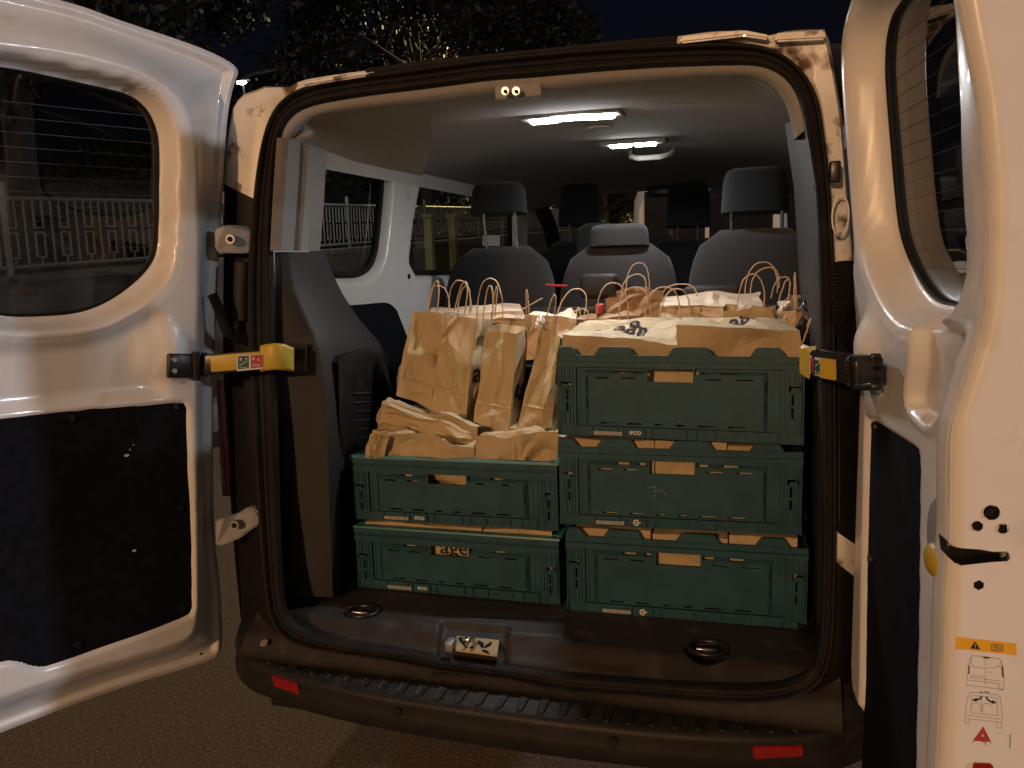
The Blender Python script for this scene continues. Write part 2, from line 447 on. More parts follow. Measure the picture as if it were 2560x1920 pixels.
tree(-9.0, 5.0, 8.0, 3.4, 5, 'dark leafy tree seen through the pane of the left open door', M['leaf'], 20000, 1.2, low=0.06)
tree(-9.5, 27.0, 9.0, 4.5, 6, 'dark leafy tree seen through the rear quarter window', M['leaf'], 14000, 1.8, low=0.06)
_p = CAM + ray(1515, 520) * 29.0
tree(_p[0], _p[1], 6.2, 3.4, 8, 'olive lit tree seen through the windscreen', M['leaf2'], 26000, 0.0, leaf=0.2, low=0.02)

# distant lit street lamps that show as points of light
def street_lamp(px, py, dist, lens, col, watts, label, hs=1.0):
    d = ray(px, py); p = CAM + d * dist
    t = thing('street_lamp', label, 'street lamp', (p[0], p[1], 0), 'lit street lamps around the van')
    tube_obj('pole', [(0, 0.03, 0), (0, 0.03, p[2] * 0.5), (0, 0.03, p[2] + 0.03 * hs)], [0.05, 0.035, 0.012], M['black'], t)
    box_obj('lamp_head', (0, 0, p[2] + 0.06 * hs), (0.5 * hs, 0.22 * hs, 0.06 * hs), M['black'], t, bevel=0.02 * hs)
    bm = bmesh.new(); bmesh.ops.create_uvsphere(bm, u_segments=10, v_segments=6, radius=0.11 * hs)
    bmesh.ops.transform(bm, matrix=Matrix.Translation((0, 0, p[2])) @ Matrix.Diagonal((1.5, 0.9, 0.55, 1)), verts=bm.verts)
    bm_obj('lens', bm, lens, t, smooth=True)
    li = bpy.data.lights.new('lamp_light', 'POINT'); li.energy = watts; li.color = col; li.shadow_soft_size = 0.12
    lo = bpy.data.objects.new('lamp_light', li); lo.location = (0.7, 0.6 if dist < 20 else -1.0, p[2] - 0.2); link(lo, t)
street_lamp(604, 206, 10.0, M['lamp_white'], (0.78, 0.88, 1.0), 75, 'white street lamp glowing just left of the van roof corner', 0.40)
street_lamp(1395, 111, 30.0, M['lamp_amber'], (1.0, 0.76, 0.40), 5500, 'amber street lamp glowing just above the middle of the van roof', 1.3)

# the two street lamps outside the frame that light the scene: an orange one behind the viewer,
# a white one to the right whose light grazes past the right door onto the left one
def near_lamp(x, y, z, face, lens, col, watts, label, size):
    t = thing('street_lamp', label, 'street lamp', (x, y, 0), 'lit street lamps around the van')
    fx, fy = face
    tube_obj('pole', [(-fx * 0.9, -fy * 0.9, 0), (-fx * 0.9, -fy * 0.9, z), (-fx * 0.7, -fy * 0.7, z + 0.2), (-fx * 0.1, -fy * 0.1, z + 0.22)], [0.07, 0.055, 0.045, 0.04], M['galva'], t)
    box_obj('lamp_head', (0, 0, z + 0.16), (0.5, 0.3, 0.10), M['galva'], t, bevel=0.03)
    box_obj('lens', (0, 0, z + 0.09), (0.36, 0.2, 0.03), lens, t, bevel=0.01)
    li = bpy.data.lights.new('lamp_light', 'POINT'); li.energy = watts; li.color = col; li.shadow_soft_size = size
    lo = bpy.data.objects.new('lamp_light', li); lo.location = (0, 0, z); link(lo, t)
near_lamp(-1.8, -12.8, 4.5, (0, 1), M['lamp_amber'], (1.0, 0.55, 0.27), 4300, 'orange street lamp behind the viewer, outside the photo', 0.2)
near_lamp(14.0, -2.9, 4.4, (-1, 0), M['lamp_white'], (0.84, 0.88, 1.0), 3000, 'white street lamp to the right of the van, outside the photo', 0.2)

# parked white van and gate posts ahead
def far_van():
    p = on_y(1768, 600, 8.4)
    t = thing('parked_van', 'white van parked ahead and seen through the windscreen', 'van', (p[0], p[1], 0))
    rows = []
    for y, w, zt in ((0.0, 0.86, 2.30), (0.12, 0.94, 2.42), (1.5, 0.98, 2.45), (3.0, 0.96, 2.40), (3.9, 0.88, 1.35), (4.6, 0.78, 1.0)):
        rows.append([(-w, y, 0.35), (-w, y, 1.1), (-w * 0.94, y, zt - 0.25), (-w * 0.84, y, zt - 0.04), (0, y, zt), (w * 0.84, y, zt - 0.04), (w * 0.94, y, zt - 0.25), (w, y, 1.1), (w, y, 0.35)])
    loft('body', rows, M['paint'], t, smooth=True, angle=40)
    mesh_obj('tailgate', [tuple(p) for p in rows[0]], [list(range(9))], M['paint'], t)
    for sx in (-1, 1):
        box_obj('rear_window', (sx * 0.385, -0.012, 1.75), (0.72, 0.02, 1.02), M['void'], t, bevel=0.008)
        box_obj('tail_lamp', (sx * 0.82, -0.02, 1.0), (0.1, 0.04, 0.5), M['lamp_red'], t, bevel=0.01)
    box_obj('bumper', (0, -0.05, 0.45), (1.7, 0.12, 0.22), M['bumper'], t, bevel=0.03)
    for sx in (-1, 1):
        for yy in (0.85, 3.7):
            bm = bmesh.new(); bmesh.ops.create_cone(bm, cap_ends=True, segments=20, radius1=0.32, radius2=0.32, depth=0.2)
            bmesh.ops.transform(bm, matrix=Matrix.Translation((sx * 0.86, yy, 0.32)) @ Matrix.Rotation(math.pi / 2, 4, 'Y'), verts=bm.verts)
            bm_obj('wheel', bm, M['rubber'], t)
far_van()
for i, (px, nm) in enumerate(((1071, 'square pale gate post seen in the sliding door window, nearer the white pillar'), (1131, 'square pale gate post seen in the sliding door window, nearer the raised headrest'))):
    p = on_x(px, 545, -4.6); hz_ = p[2]
    t = thing('gate_post', nm, 'gate post', (p[0], p[1], 0), 'gate posts along the pavement')
    box_obj('shaft', (0, 0, hz_ / 2), (0.13, 0.13, hz_), M['stone'], t, bevel=0.01)
    box_obj('cap', (0, 0, hz_ + 0.03), (0.18, 0.18, 0.06), M['stone'], t, bevel=0.01)
    box_obj('plinth', (0, 0, 0.12), (0.24, 0.24, 0.24), M['stone'], t, bevel=0.02)

# ================================================================== VAN
van = thing('delivery_van', 'white van with both rear doors open onto a loaded boot', 'van', (0, 0, 0))
FLOOR = 0.572
def yseal(z): return float(np.interp(z, [0.45, 0.55, 0.9, 1.3, 1.95], [-0.135, -0.12, -0.045, 0.0, 0.035]))
def on_seal(px, py, off=0.0):
    Y = 0.0
    for _ in range(12):
        p = on_y(px, py, Y + off); Y = yseal(p[2])
    return p
CX0, CY0 = 1360.0, 900.0
def polar(P, angs):
    P = np.array(P, float); a = np.arctan2((P[:, 1] - CY0) / 1.05, P[:, 0] - CX0)
    k = np.argsort(a); a, P = a[k], P[k]
    a = np.concatenate([a - 2 * np.pi, a, a + 2 * np.pi]); P = np.concatenate([P, P, P])
    # intersect each ray with the polyline between bracketing points
    out = []
    for t in angs:
        j = np.searchsorted(a, t) ; A, B = P[j - 1] - [CX0, CY0], P[j] - [CX0, CY0]
        A = A / [1, 1.05]; B = B / [1, 1.05]
        d = np.array([math.cos(t), math.sin(t)]); e = B - A
        den = d[0] * e[1] - d[1] * e[0]
        r = (A[0] * e[1] - A[1] * e[0]) / den if abs(den) > 1e-9 else np.hypot(*A)
        out.append((CX0 + r * d[0], CY0 + r * d[1] * 1.05))
    return np.array(out)
S_OUT = [(625,700),(632,600),(638,528),(648,430),(661,360),(676,304),(702,256),(736,229),(784,211),(850,197),(919,187),(1046,170),(1170,151),(1320,134),(1500,118),(1696,111),(1780,107),(1860,108),(1935,121),(1991,158),(2029,203),(2049,248),(2058,323),(2070,416),(2078,530),(2085,640),(2090,900),(2092,1220),(2089,1450),(2084,1600),(2073,1670),(2047,1710),(2002,1735),(1900,1752),(1805,1751),(1700,1744),(1611,1735),(1455,1730),(1370,1716),(1283,1692),(1102,1671),(994,1646),(849,1628),(748,1610),(705,1585),(685,1556),(675,1515),(662,1400),(650,1250),(634,1000),(626,850)]
S_IN = [(684,700),(680,618),(684,525),(690,435),(698,342),(706,315),(720,294),(750,271),(800,258),(859,248),(950,235),(1046,224),(1229,200),(1326,194),(1500,178),(1650,168),(1786,163),(1898,161),(1935,173),(1973,200),(1996,238),(2010,304),(2021,379),(2038,491),(2045,640),(2052,900),(2056,1220),(2054,1500),(2048,1625),(2038,1665),(2012,1693),(1960,1711),(1864,1717),(1689,1707),(1494,1690),(1390,1680),(1300,1668),(1230,1660),(1139,1650),(1073,1638),(1030,1628),(885,1608),(777,1583),(725,1560),(712,1520),(705,1440),(700,1300),(692,1000),(686,850)]
NA = 260
ANG = np.linspace(-np.pi, np.pi, NA, endpoint=False) + 0.003
PO, PI_ = polar(S_OUT, ANG), polar(S_IN, ANG)
def csm(P, it=2):
    P = P.copy()
    for _ in range(it): P = 0.5 * P + 0.25 * (np.roll(P, 1, 0) + np.roll(P, -1, 0))
    return P
PO, PI_ = csm(PO, 3), csm(PI_, 3)
prof = [(-0.02, -0.01), (0.0, 0.006), (0.07, 0.020), (0.17, 0.026), (0.27, 0.021), (0.33, 0.010), (0.38, 0.004), (0.43, 0.011), (0.50, 0.018), (0.57, 0.015), (0.62, 0.006), (0.68, 0.008), (0.78, 0.018), (0.90, 0.016), (0.97, 0.004), (1.0, -0.004)]
rows = []
SO3 = [on_seal(*p) for p in PO]; SI3 = [on_seal(*p) for p in PI_]
for o3, i3 in zip(SO3, SI3):
    rows.append([tuple(o3 + (i3 - o3) * t + np.array([0, -h, 0])) for t, h in prof])
rows.append(rows[0])
loft('door_seal', rows, M['rubber'], van, smooth=True)
# black header strip above the seal
HP = [(921, 172, 196), (1000, 161, 184), (1100, 149, 170), (1210, 138, 156), (1320, 128, 143), (1500, 108, 127), (1600, 98, 118), (1692, 91, 115)]
rows = []
for x, a, b in HP:
    A, B = on_y(x, a, 0.055), on_seal(x, b)
    rows.append([tuple(A + [0, 0.05, 0]), tuple(A + [0, -0.006, 0]), tuple(A * 0.75 + B * 0.25 + [0, -0.022, 0]), tuple(A * 0.45 + B * 0.55 + [0, -0.008, 0]), tuple(A * 0.3 + B * 0.7 + [0, -0.014, 0]), tuple(B + [0, -0.004, 0])])
loft('header_strip', rows, M['rubber'], van, smooth=True)
# body ring around the opening
B_OUT = [(564,427),(571,342),(586,267),(609,237),(635,229),(665,217),(691,220),(706,216),(739,220),(754,203),(822,192),(919,179),(1046,160),(1320,130),(1500,110),(1700,92),(1780,80),(1860,77),(1925,90),(1940,82),(2000,76),(2062,75),(2075,110),(2105,300),(2128,600),(2150,900),(2160,1300),(2165,1560),(2140,1740),(2000,1790),(1800,1800),(1455,1775),(1283,1745),(1102,1720),(849,1680),(700,1660),(640,1640),(606,1560),(590,1400),(575,1200),(560,900),(562,600)]
PB = polar(B_OUT, ANG)
def ring(name, cond, m):
    runs = []; cur = []
    for i in range(NA):
        if cond(ANG[i], PB[i]): cur.append(i)
        elif cur: runs.append(cur); cur = []
    if cur: runs.append(cur)
    out = []
    for run in runs:
        run = run + [(run[-1] + 1) % NA]
        rows = []
        for i in run:
            Bo, So = on_y(*PB[i], 0.05), SO3[i]
            rows.append([tuple(Bo + [0, 0.16, 0.0]), tuple(Bo + [0, 0.02, 0]), tuple(Bo + [0, -0.005, 0]), tuple(Bo * 0.85 + So * 0.15 + [0, -0.016, 0]), tuple(Bo * 0.4 + So * 0.6 + [0, -0.006, 0]), tuple(Bo * 0.12 + So * 0.88 + [0, 0.0, 0]), tuple(So + [0, 0.012, 0])])
        out.append(loft(name, rows, m, van, smooth=True, angle=50))
    return out
is_tl = lambda a, p: p[0] < 921 and p[1] < 474 and a < 0
is_tr = lambda a, p: p[0] > 1694 and (p[1] < 470)
is_r2 = lambda a, p: p[0] > 1694 and 470 <= p[1] < 760
is_r3 = lambda a, p: p[0] > 1694 and 1345 <= p[1] < 1440
ring('corner_panel', is_tl, M['paint_rust'])
for o in ring('corner_panel', is_tr, M['paint_rust']): o['label'] = 'rust stained corner panel'
ring('pillar_panel', is_r2, M['paint_rust'])
ring('pillar_panel', is_r3, M['paint_rust'])
ring('pillar_lining', lambda a, p: not (is_tl(a, p) or is_tr(a, p) or is_r2(a, p) or is_r3(a, p)), M['lining'])
# raised roof brackets on the edge
for pts, th in (([(756, 206), (826, 192), (915, 178), (915, 190), (826, 204), (760, 216)], 0.05), ([(1700, 92), (1858, 74), (1922, 86), (1922, 99), (1858, 90), (1700, 108)], 0.05), ([(1938, 82), (2062, 74), (2064, 98), (1938, 104)], 0.05)):
    P3 = [on_y(x, y, 0.005) for x, y in pts]
    o = fill_poly('roof_bracket', P3, M['paint_rust'], van, (0, th, 0))
    bm = bmesh.new(); bm.from_mesh(o.data); bmesh.ops.bevel(bm, geom=list(bm.edges), offset=0.004, segments=2, affect='EDGES'); bm.to_mesh(o.data); bm.free()
# roof, floor and walls of the body shell
rows = []
for y in (0.06, 0.6, 1.5, 2.6, 3.1):
    zz = 1.965 - (0.03 if y > 3 else 0)
    rows.append([(-0.80, y, zz - 0.16), (-0.72, y, zz - 0.045), (-0.4, y, zz), (0, y, zz + 0.012), (0.4, y, zz), (0.72, y, zz - 0.045), (0.80, y, zz - 0.16)])
loft('roof', rows, M['paint'], van)
# right body side (plain, dark inside)
loft('body_side', [[(0.84, y, 0.3), (0.88, y, 1.2), (0.80, y, 1.86)] for y in (0.35, 1.5, 3.2)], M['plastic'], van)
# load floor
mesh_obj('load_floor', [(-0.8, 0.115, FLOOR), (0.8, 0.115, FLOOR), (0.8, 3.2, FLOOR), (-0.8, 3.2, FLOOR)], [(0, 1, 2, 3)], M['carpet'], van)
# sill trim with the latch pocket
def zpoly(L, z): return [on_z(x, y, z)[:2] for x, y in L]
pocket = zpoly([(1105, 1578), (1275, 1592), (1268, 1648), (1085, 1632)], 0.555)
shelf = zpoly([(1000, 1545), (1425, 1556), (1410, 1600), (1060, 1585)], 0.575)
tiedown = [np.array(on_z(1768, 1625, 0.575)[:2]) + 0.052 * np.array([math.cos(t), math.sin(t)]) for t in np.linspace(0, 6.28, 16, endpoint=False)]
grom = [np.array(on_z(905, 1530, 0.575)[:2]) + 0.05 * np.array([math.cos(t), 0.8 * math.sin(t)]) for t in np.linspace(0, 6.28, 16, endpoint=False)]
dish = [np.array(on_z(1455, 1590, 0.575)[:2]) + 0.03 * np.array([math.cos(t), math.sin(t)]) for t in np.linspace(0, 6.28, 16, endpoint=False)]
def sill_h(U, V):
    z = 0.576 - 0.034 * sstep(-V, 0.03, 0.10) - 0.05 * sstep(-V, 0.09, 0.15)
    z = z - 0.020 * sstep(-poly_sd(U, V, pocket)[0], -0.006, 0.012)
    z = z + 0.008 * sstep(-poly_sd(U, V, shelf)[0], -0.012, 0.012)
    for c, d in ((tiedown, 0.03), (grom, 0.012), (dish, 0.006)):
        z = z - d * sstep(-poly_sd(U, V, c)[0], -0.004, 0.01)
    return z
sheet('sill_trim', [(-0.74, -0.155), (0.74, -0.155), (0.74, 0.15), (-0.74, 0.15)], [], 0.0055, sill_h,
      lambda U, V, W: np.stack([U, V, W], 1), M['plastic_warm'], van)
def disc(name, c, r, m, parent, n=20, h=0.004, normal=(0, 0, 1), sy=1.0):
    bm = bmesh.new(); bmesh.ops.create_cone(bm, cap_ends=True, segments=n, radius1=r, radius2=r * 0.92, depth=h)
    q = Vector(normal).to_track_quat('Z', 'Y').to_matrix().to_4x4()
    bmesh.ops.transform(bm, matrix=Matrix.Translation(Vector(c)) @ q @ Matrix.Diagonal((1, sy, 1, 1)), verts=bm.verts)
    return bm_obj(name, bm, m, parent, smooth=True, angle=40)
def torus_pts(c, r, n=20, sy=1.0, ax=(1, 0, 0), ay=(0, 1, 0)):
    return [tuple(np.array(c) + r * (math.cos(t) * np.array(ax) + sy * math.sin(t) * np.array(ay))) for t in np.linspace(0, 2 * math.pi, n, endpoint=False)]
# tie-downs
for px, py, r in ((1768, 1622, 0.046), (905, 1530, 0.044)):
    c = on_z(px, py, 0.575)
    tube_obj('tie_down_ring', torus_pts((c[0], c[1], 0.577), r, 24, 0.8), 0.006, M['black'], van, closed=True)
    tube_obj('tie_down_ring', [(c[0] - 0.024, c[1], 0.562), (c[0] - 0.022, c[1] - 0.012, 0.578), (c[0] + 0.022, c[1] - 0.012, 0.578), (c[0] + 0.024, c[1], 0.562)], 0.004, M['chrome'], van)
# latch plate and striker in the pocket
sp = [on_z(x, y, 0.558) for x, y in ((1142, 1588), (1249, 1601), (1243, 1642), (1139, 1628))]
fill_poly('striker_plate', [p + [0, 0, 0.0] for p in sp], M['kraft'], van, (0, 0, 0.004))  # kraft tone carries the orange lamplight on the painted plate
for (x0, y0, x1, y1, w) in ((1150, 1596, 1166, 1618, 0.007), (1164, 1606, 1176, 1600, 0.005), (1196, 1604, 1206, 1618, 0.006), (1212, 1618, 1228, 1606, 0.005), (1206, 1626, 1222, 1634, 0.004), (1176, 1620, 1190, 1610, 0.005)):
    tube_obj('dark_mark', [on_z(x0, y0, 0.5635), on_z((x0 + x1) / 2 + 3, (y0 + y1) / 2, 0.5635), on_z(x1, y1, 0.5635)], [w * 0.6, w, w * 0.5], M['void'], van, n=6)  # dark strokes laid over the striker plate
c = on_z(1172, 1628, 0.562)
tube_obj('striker', [c + [-0.012, 0.02, 0], c + [-0.012, 0.016, 0.03], c + [-0.006, -0.014, 0.034], c + [0.002, -0.014, 0.034], c + [0.008, 0.016, 0.03], c + [0.008, 0.02, 0]], 0.004, M['chrome'], van)
box_obj('striker_block', on_z(1127, 1612, 0.566), (0.022, 0.03, 0.026), M['galva'], van, bevel=0.003)
# upper striker below the header
sc_ = on_y(1285, 222, 0.03)
box_obj('striker_plate', sc_ + [0.006, 0.02, 0.003], (0.112, 0.02, 0.044), M['headliner_dark'], van, bevel=0.004)
for px in (1264, 1291):
    disc('striker', on_y(px, 228, 0.012), 0.010, M['chrome'], van, 14, 0.008, (0, -1, 0))
    disc('striker_hole', on_y(px, 229, 0.006), 0.0045, M['void'], van, 12, 0.008, (0, -1, 0))

# ------------------------------------------------------------------ bumper
def gfront(X):
    u = min(abs(X) / 0.65, 1.06); return -0.21 + 0.029 * u * u + 0.038 * u ** 4
def bfront(X):
    a = abs(X)
    y = gfront(X) - 0.02
    if a > 0.68: y += 2.6 * (a - 0.68) ** 2
    return y
xs = np.concatenate([np.linspace(-0.70, 0.70, 57)])
plan = [(x, bfront(x)) for x in xs]
tailR = [(0.75, -0.118), (0.80, -0.07), (0.835, 0.0), (0.855, 0.10), (0.865, 0.30)]
plan = [(-x, y) for x, y in tailR[::-1]] + plan + tailR
plan = np.array(plan)
T = np.gradient(plan, axis=0); T /= np.linalg.norm(T, axis=1)[:, None]
Nn = np.stack([T[:, 1], -T[:, 0]], 1)
rows = []
for (x, y), n in zip(plan, Nn):
    def q(o, z): return (x + n[0] * o, y + n[1] * o, z)
    rise = 0.10 * sstep(abs(x), 0.66, 0.84)
    rows.append([q(-0.20, 0.497 + rise * 0.95), q(-0.135, 0.494 + rise * 0.8), q(-0.014, 0.484 + rise * 0.45), q(-0.003, 0.478 + rise * 0.3), q(0.002, 0.468 + rise * 0.1), q(-0.001, 0.458), q(0.004, 0.440), q(0.004, 0.405), q(-0.012, 0.388), q(-0.06, 0.375), q(-0.2, 0.37)])
bp = loft('bumper', rows, M['bumper'], van, smooth=True, angle=75)
# step ribs
bm = bmesh.new()
L_ = 0.112
out = []
for s, (w0, w1, zt) in enumerate(((0.0145, 0.0085, 0.0030), (0.0110, 0.0055, 0.0018))):
    ring_ = [(-w0, 0.0), (w0, 0.0)] + [(w1 * math.cos(t), -L_ + w1 + w1 * 0 - (w1) * math.sin(t) * 1.0) for t in np.linspace(0, math.pi, 7)]
    out.append([(x, (y if s == 0 else y * 0.97), zt) for x, y in ring_])
n = len(out[0]); base = [(x * 1.12, y * 1.02, -0.004) for x, y, z in out[0]]
V = base + out[0] + out[1]
F = [(i, (i + 1) % n, n + (i + 1) % n, n + i) for i in range(n)] + [(n + i, n + (i + 1) % n, 2 * n + (i + 1) % n, 2 * n + i) for i in range(n)] + [tuple(range(2 * n, 3 * n))]
rib0 = mesh_obj('step_rib', V, F, M['bumper'], bp)
for i in range(27):
    X = (i - 13) * 0.0497
    o = rib0 if i == 0 else rib0.copy()
    if i: COL.objects.link(o)
    rz_ = 0.10 * float(sstep(abs(X), 0.66, 0.84))
    o.location = (X, gfront(X) + 0.106, 0.4938 + rz_ * 0.7)
    o.rotation_euler = (math.radians(4.6), 0, 0)
for pts in ([(677.5, 1689), (742.6, 1709), (750, 1740), (684.8, 1716.7)], [(1882, 1868), (2007, 1866), (2008, 1893), (1883, 1900)]):
    P3 = []
    for x, y in pts:
        Y = -0.2
        for _ in range(10):
            p = on_y(x, y, Y); Y = bfront(p[0]) - 0.006
        P3.append(p)
    o = fill_poly('reflector', P3, M['reflector'], bp, (0, 0.012, 0))
    bm = bmesh.new(); bm.from_mesh(o.data); bmesh.ops.bevel(bm, geom=list(bm.edges), offset=0.0022, segments=2, affect='EDGES'); bm.to_mesh(o.data); bm.free()
for px, py in ((993, 1780), (1533, 1855)):
    Y = -0.22
    for _ in range(10):
        p = on_y(px, py, Y); Y = bfront(p[0]) - 0.004
    disc('parking_sensor', p, 0.012, M['rubber'], bp, 18, 0.006, (0, -1, 0.05))
# under-bumper sill and chassis shade
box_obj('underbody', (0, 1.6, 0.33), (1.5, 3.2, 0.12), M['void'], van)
# spare small scuff on the corner
disc('screw_cap', on_z(660, 1607, 0.53), 0.011, M['headliner'], van, 12, 0.004, (0, -0.3, 1))

# ------------------------------------------------------------------ left inner trims
def trim_rows(R, k=5):
    """rows of (py, [(px, Y), ...]) turned into a smooth surface"""
    cols = []
    for j in range(len(R[0][1])):
        cols.append(catmull([on_y(r[1][j][0], r[0] + (r[1][j][2] if len(r[1][j]) > 2 else 0), r[1][j][1]) for r in R], k))
    return [[tuple(c[i]) for c in cols] for i in range(len(cols[0]))]
R = [(630, [(686, .03), (700, .045), (716, .055), (724, .062), (760, .12), (800, .20), (812, .36)]),
     (690, [(688, .03), (705, .045), (724, .055), (733, .065), (775, .15), (816, .27), (835, .42)]),
     (740, [(688, .03), (712, .045), (738, .055), (748, .068), (795, .19), (842, .36), (860, .5)]),
     (800, [(688, .03), (720, .045), (763, .06), (775, .075), (825, .24), (882, .46), (900, .6)]),
     (860, [(688, .03), (730, .045), (792, .065), (805, .085), (860, .30), (928, .56), (950, .7)]),
     (930, [(689, .03), (740, .045), (806, .07), (818, .09), (880, .34), (958, .62), (985, .75)]),
     (1000, [(690, .03), (745, .045), (813, .07), (825, .095), (885, .36), (972, .64), (1000, .78)]),
     (1150, [(692, .03), (750, .04), (820, .06), (831, .09), (895, .36), (985, .64), (1010, .78)]),
     (1300, [(696, .02), (755, .03), (825, .055), (835, .085), (905, .36), (1000, .64), (1020, .78)]),
     (1400, [(699, .01), (758, .02), (829, .05), (839, .08), (910, .36), (1010, .64), (1030, .78)]),
     (1492, [(704, -.01), (762, .01), (832, .045), (842, .075), (915, .36), (1015, .64), (1035, .78)])]
loft('quarter_trim', trim_rows(R), M['plastic'], van, smooth=True, angle=60)
R = [(344, [(692, .0), (706, .008, 1), (722, .022, 4), (752, .075, 12), (772, .092, 18), (788, .14, 22), (818, .20, 32)]),
     (430, [(686, .0), (700, .008), (716, .022), (748, .078), (767, .094), (783, .142), (814, .20)]),
     (530, [(680, .0), (693, .008), (709, .022), (741, .080), (760, .096), (776, .144), (808, .20)]),
     (627, [(675, .0), (688, .008), (703, .022), (734, .082), (753, .098), (769, .145), (800, .198)])]
loft('pillar_trim', trim_rows(R), M['trim_light'], van, smooth=True, angle=18)
# cup rest and vent on the trim's inner side
def side_pt(px, py):
    x = 0.0
    Y = float(np.interp(px, [825, 885, 972, 1000], [.095, .36, .64, .78]))
    return on_y(px, py, Y)
pan = [(838, 905), (846, 890), (862, 883), (915, 872), (930, 880), (942, 905), (962, 955), (990, 1000), (995, 1180), (850, 1190), (842, 1080)]
P3 = [side_pt(*p) + np.array([0.012, -0.004, 0]) for p in pan]
fill_poly('side_bin', P3, M['rubber'], van, (-0.02, 0, 0))
for k in range(9):
    y = 985 + k * 22
    a, b = side_pt(868, y), side_pt(925 + k * 2, y - 4)
    bm = bmesh.new()
    add_tube(bm, [a + np.array([0.02, -.004, 0]), b + np.array([0.02, -.004, 0])], 0.006, 4)
    bm_obj('vent_slat', bm, M['plastic'], van)
for px, py, r in ((858, 944, 0.014), (919, 938, 0.010)):
    p = side_pt(px, py) + np.array([0.014, -.006, 0]); disc('trim_socket', p, r, M['black'], van, 16, 0.008, (1, -0.4, 0))
P3 = [side_pt(*p) + np.array([0.016, -.006, 0]) for p in ((878, 938), (905, 928), (905, 938), (895, 950), (885, 950))]
fill_poly('trim_latch', P3, M['void'], van, (-0.01, 0, 0))

# left inner wall with windows (plane X = -0.80)
LWX = -0.80
def wl(L): return [on_x(x, y, LWX)[1:] for x, y in L]
w1 = chaikin(wl([(790, 404), (880, 414), (975, 426), (977, 450), (968, 560), (958, 650), (925, 687), (860, 687), (780, 686)]), 2)
w2 = chaikin(wl([(1061, 450), (1110, 458), (1162, 465), (1290, 480), (1292, 680), (1098, 682), (1027, 682), (1040, 560)]), 1)
w3 = chaikin(wl([(1330, 486), (1350, 500), (1385, 560), (1400, 640), (1400, 690), (1318, 690), (1318, 560)]), 1)
panel_low = wl([(866, 764), (960, 757), (978, 770), (990, 830), (1010, 1000), (860, 1000)])
def wl_h(U, V):
    w = np.zeros_like(U)
    for w_ in (w1, w2):
        s = poly_sd(U, V, w_)[0]; w = w - 0.05 * (1 - sstep(s, 0.0, 0.03))
    return w
sheet('side_wall', [(0.25, 0.6), (3.1, 0.6), (3.1, 1.90), (0.25, 1.90)], [w1, w2, w3], 0.012, wl_h, lambda U, V, W: np.stack([LWX + W, U, V], 1), M['paint'], van)
sheet('body_side', [(0.25, 0.3), (3.3, 0.3), (3.3, 1.44), (0.25, 1.44)], [], 0.05, lambda U, V: U * 0, lambda U, V, W: np.stack([U * 0 - 0.87, U, V], 1), M['paint'], van)
for w_, gname in ((w1, 'quarter_window'), (w2, 'sliding_door_window'), (w3, 'cab_window')):
    g = mesh_obj(gname, [(LWX - 0.052, u, v) for u, v in w_], [list(range(len(w_)))], M['glass_side'], van)
    tube_obj('window_gasket', [(LWX - 0.040, u, v) for u, v in w_], 0.014, M['rubber'], g, n=8, closed=True)
loft('wall_lining', [[(LWX + 0.012, u, v) for u, v in catmull(wl([(850, 764), (900, 761), (960, 757), (985, 775)]), 4)], [(LWX + 0.03, u, 1.2) for u in np.linspace(0.55, 1.1, 13)], [(LWX + 0.03, u, 0.6) for u in np.linspace(0.55, 1.1, 13)]], M['board'], van)
for px, py, r in ((1036, 555, 0.012), (1023, 691, 0.011), (1030, 625, 0.006), (1027, 648, 0.005)):
    p = on_x(px, py, LWX + 0.003); disc('pillar_hole', p, r, M['void'], van, 14, 0.004, (1, 0, 0))  # dark disc painted in for the shade of an open hole
# dark B pillar and cab opening frame
tube_obj('cab_pillar', [on_x(x, y, -0.76) for x, y in ((1325, 470), (1345, 500), (1372, 560), (1392, 640), (1398, 720))], 0.05, M['plastic'], van)
# ------------------------------------------------------------------ headliner
def head(Y, zc, ze, hw): return [(X * hw, Y, zc + (ze - zc) * (abs(X) ** 2.6)) for X in np.linspace(-1, 1, 25)]
def lip_pt(i, k, off):
    x, y = PI_[i]; t = math.hypot(CX0 - x, (CY0 - y))
    return on_seal(x + (CX0 - x) / t * k, y + (CY0 - y) / t * k, off)
top_ids = [i for i in range(NA) if PI_[i][1] < 345]
top_ids.sort(key=lambda i: ANG[i])
L0 = [lip_pt(i, -6, 0.006) for i in top_ids]; L1 = [lip_pt(i, 8, 0.004) for i in top_ids]; L2 = [lip_pt(i, 26, 0.014) for i in top_ids]; L3 = [lip_pt(i, 38, 0.045) for i in top_ids]
loft('headliner_lip', [[tuple(p) for p in L] for L in (L0, L1, L2, L3)], M['headliner'], van)
def resample(P, n):
    P = np.array(P); d = np.concatenate([[0], np.cumsum(np.linalg.norm(np.diff(P, axis=0), axis=1))]); q = np.linspace(0, d[-1], n)
    return np.stack([np.interp(q, d, P[:, j]) for j in range(3)], 1)
n_ = 41
def head2(Y, zc, ze, hw, drop=0.0):
    X = np.linspace(-1, 1, n_); return np.array([(x * hw, Y, zc + (ze - zc) * (abs(x) ** 2.6) - drop * sstep(abs(x), 0.93, 1.0)) for x in X])
A_ = resample(L3, n_); B_ = head2(0.46, 1.900, 1.838, 0.82, 0.05)
rows = []
for t in np.linspace(0, 1, 9):
    w = t * t * (3 - 2 * t) if False else t
    P = A_ * (1 - w) + B_ * w
    rows.append([tuple(p + np.array([0, 0, -0.012 * math.sin(math.pi * t) * 0.6])) for p in P])
loft('headliner', rows, M['headliner'], van)
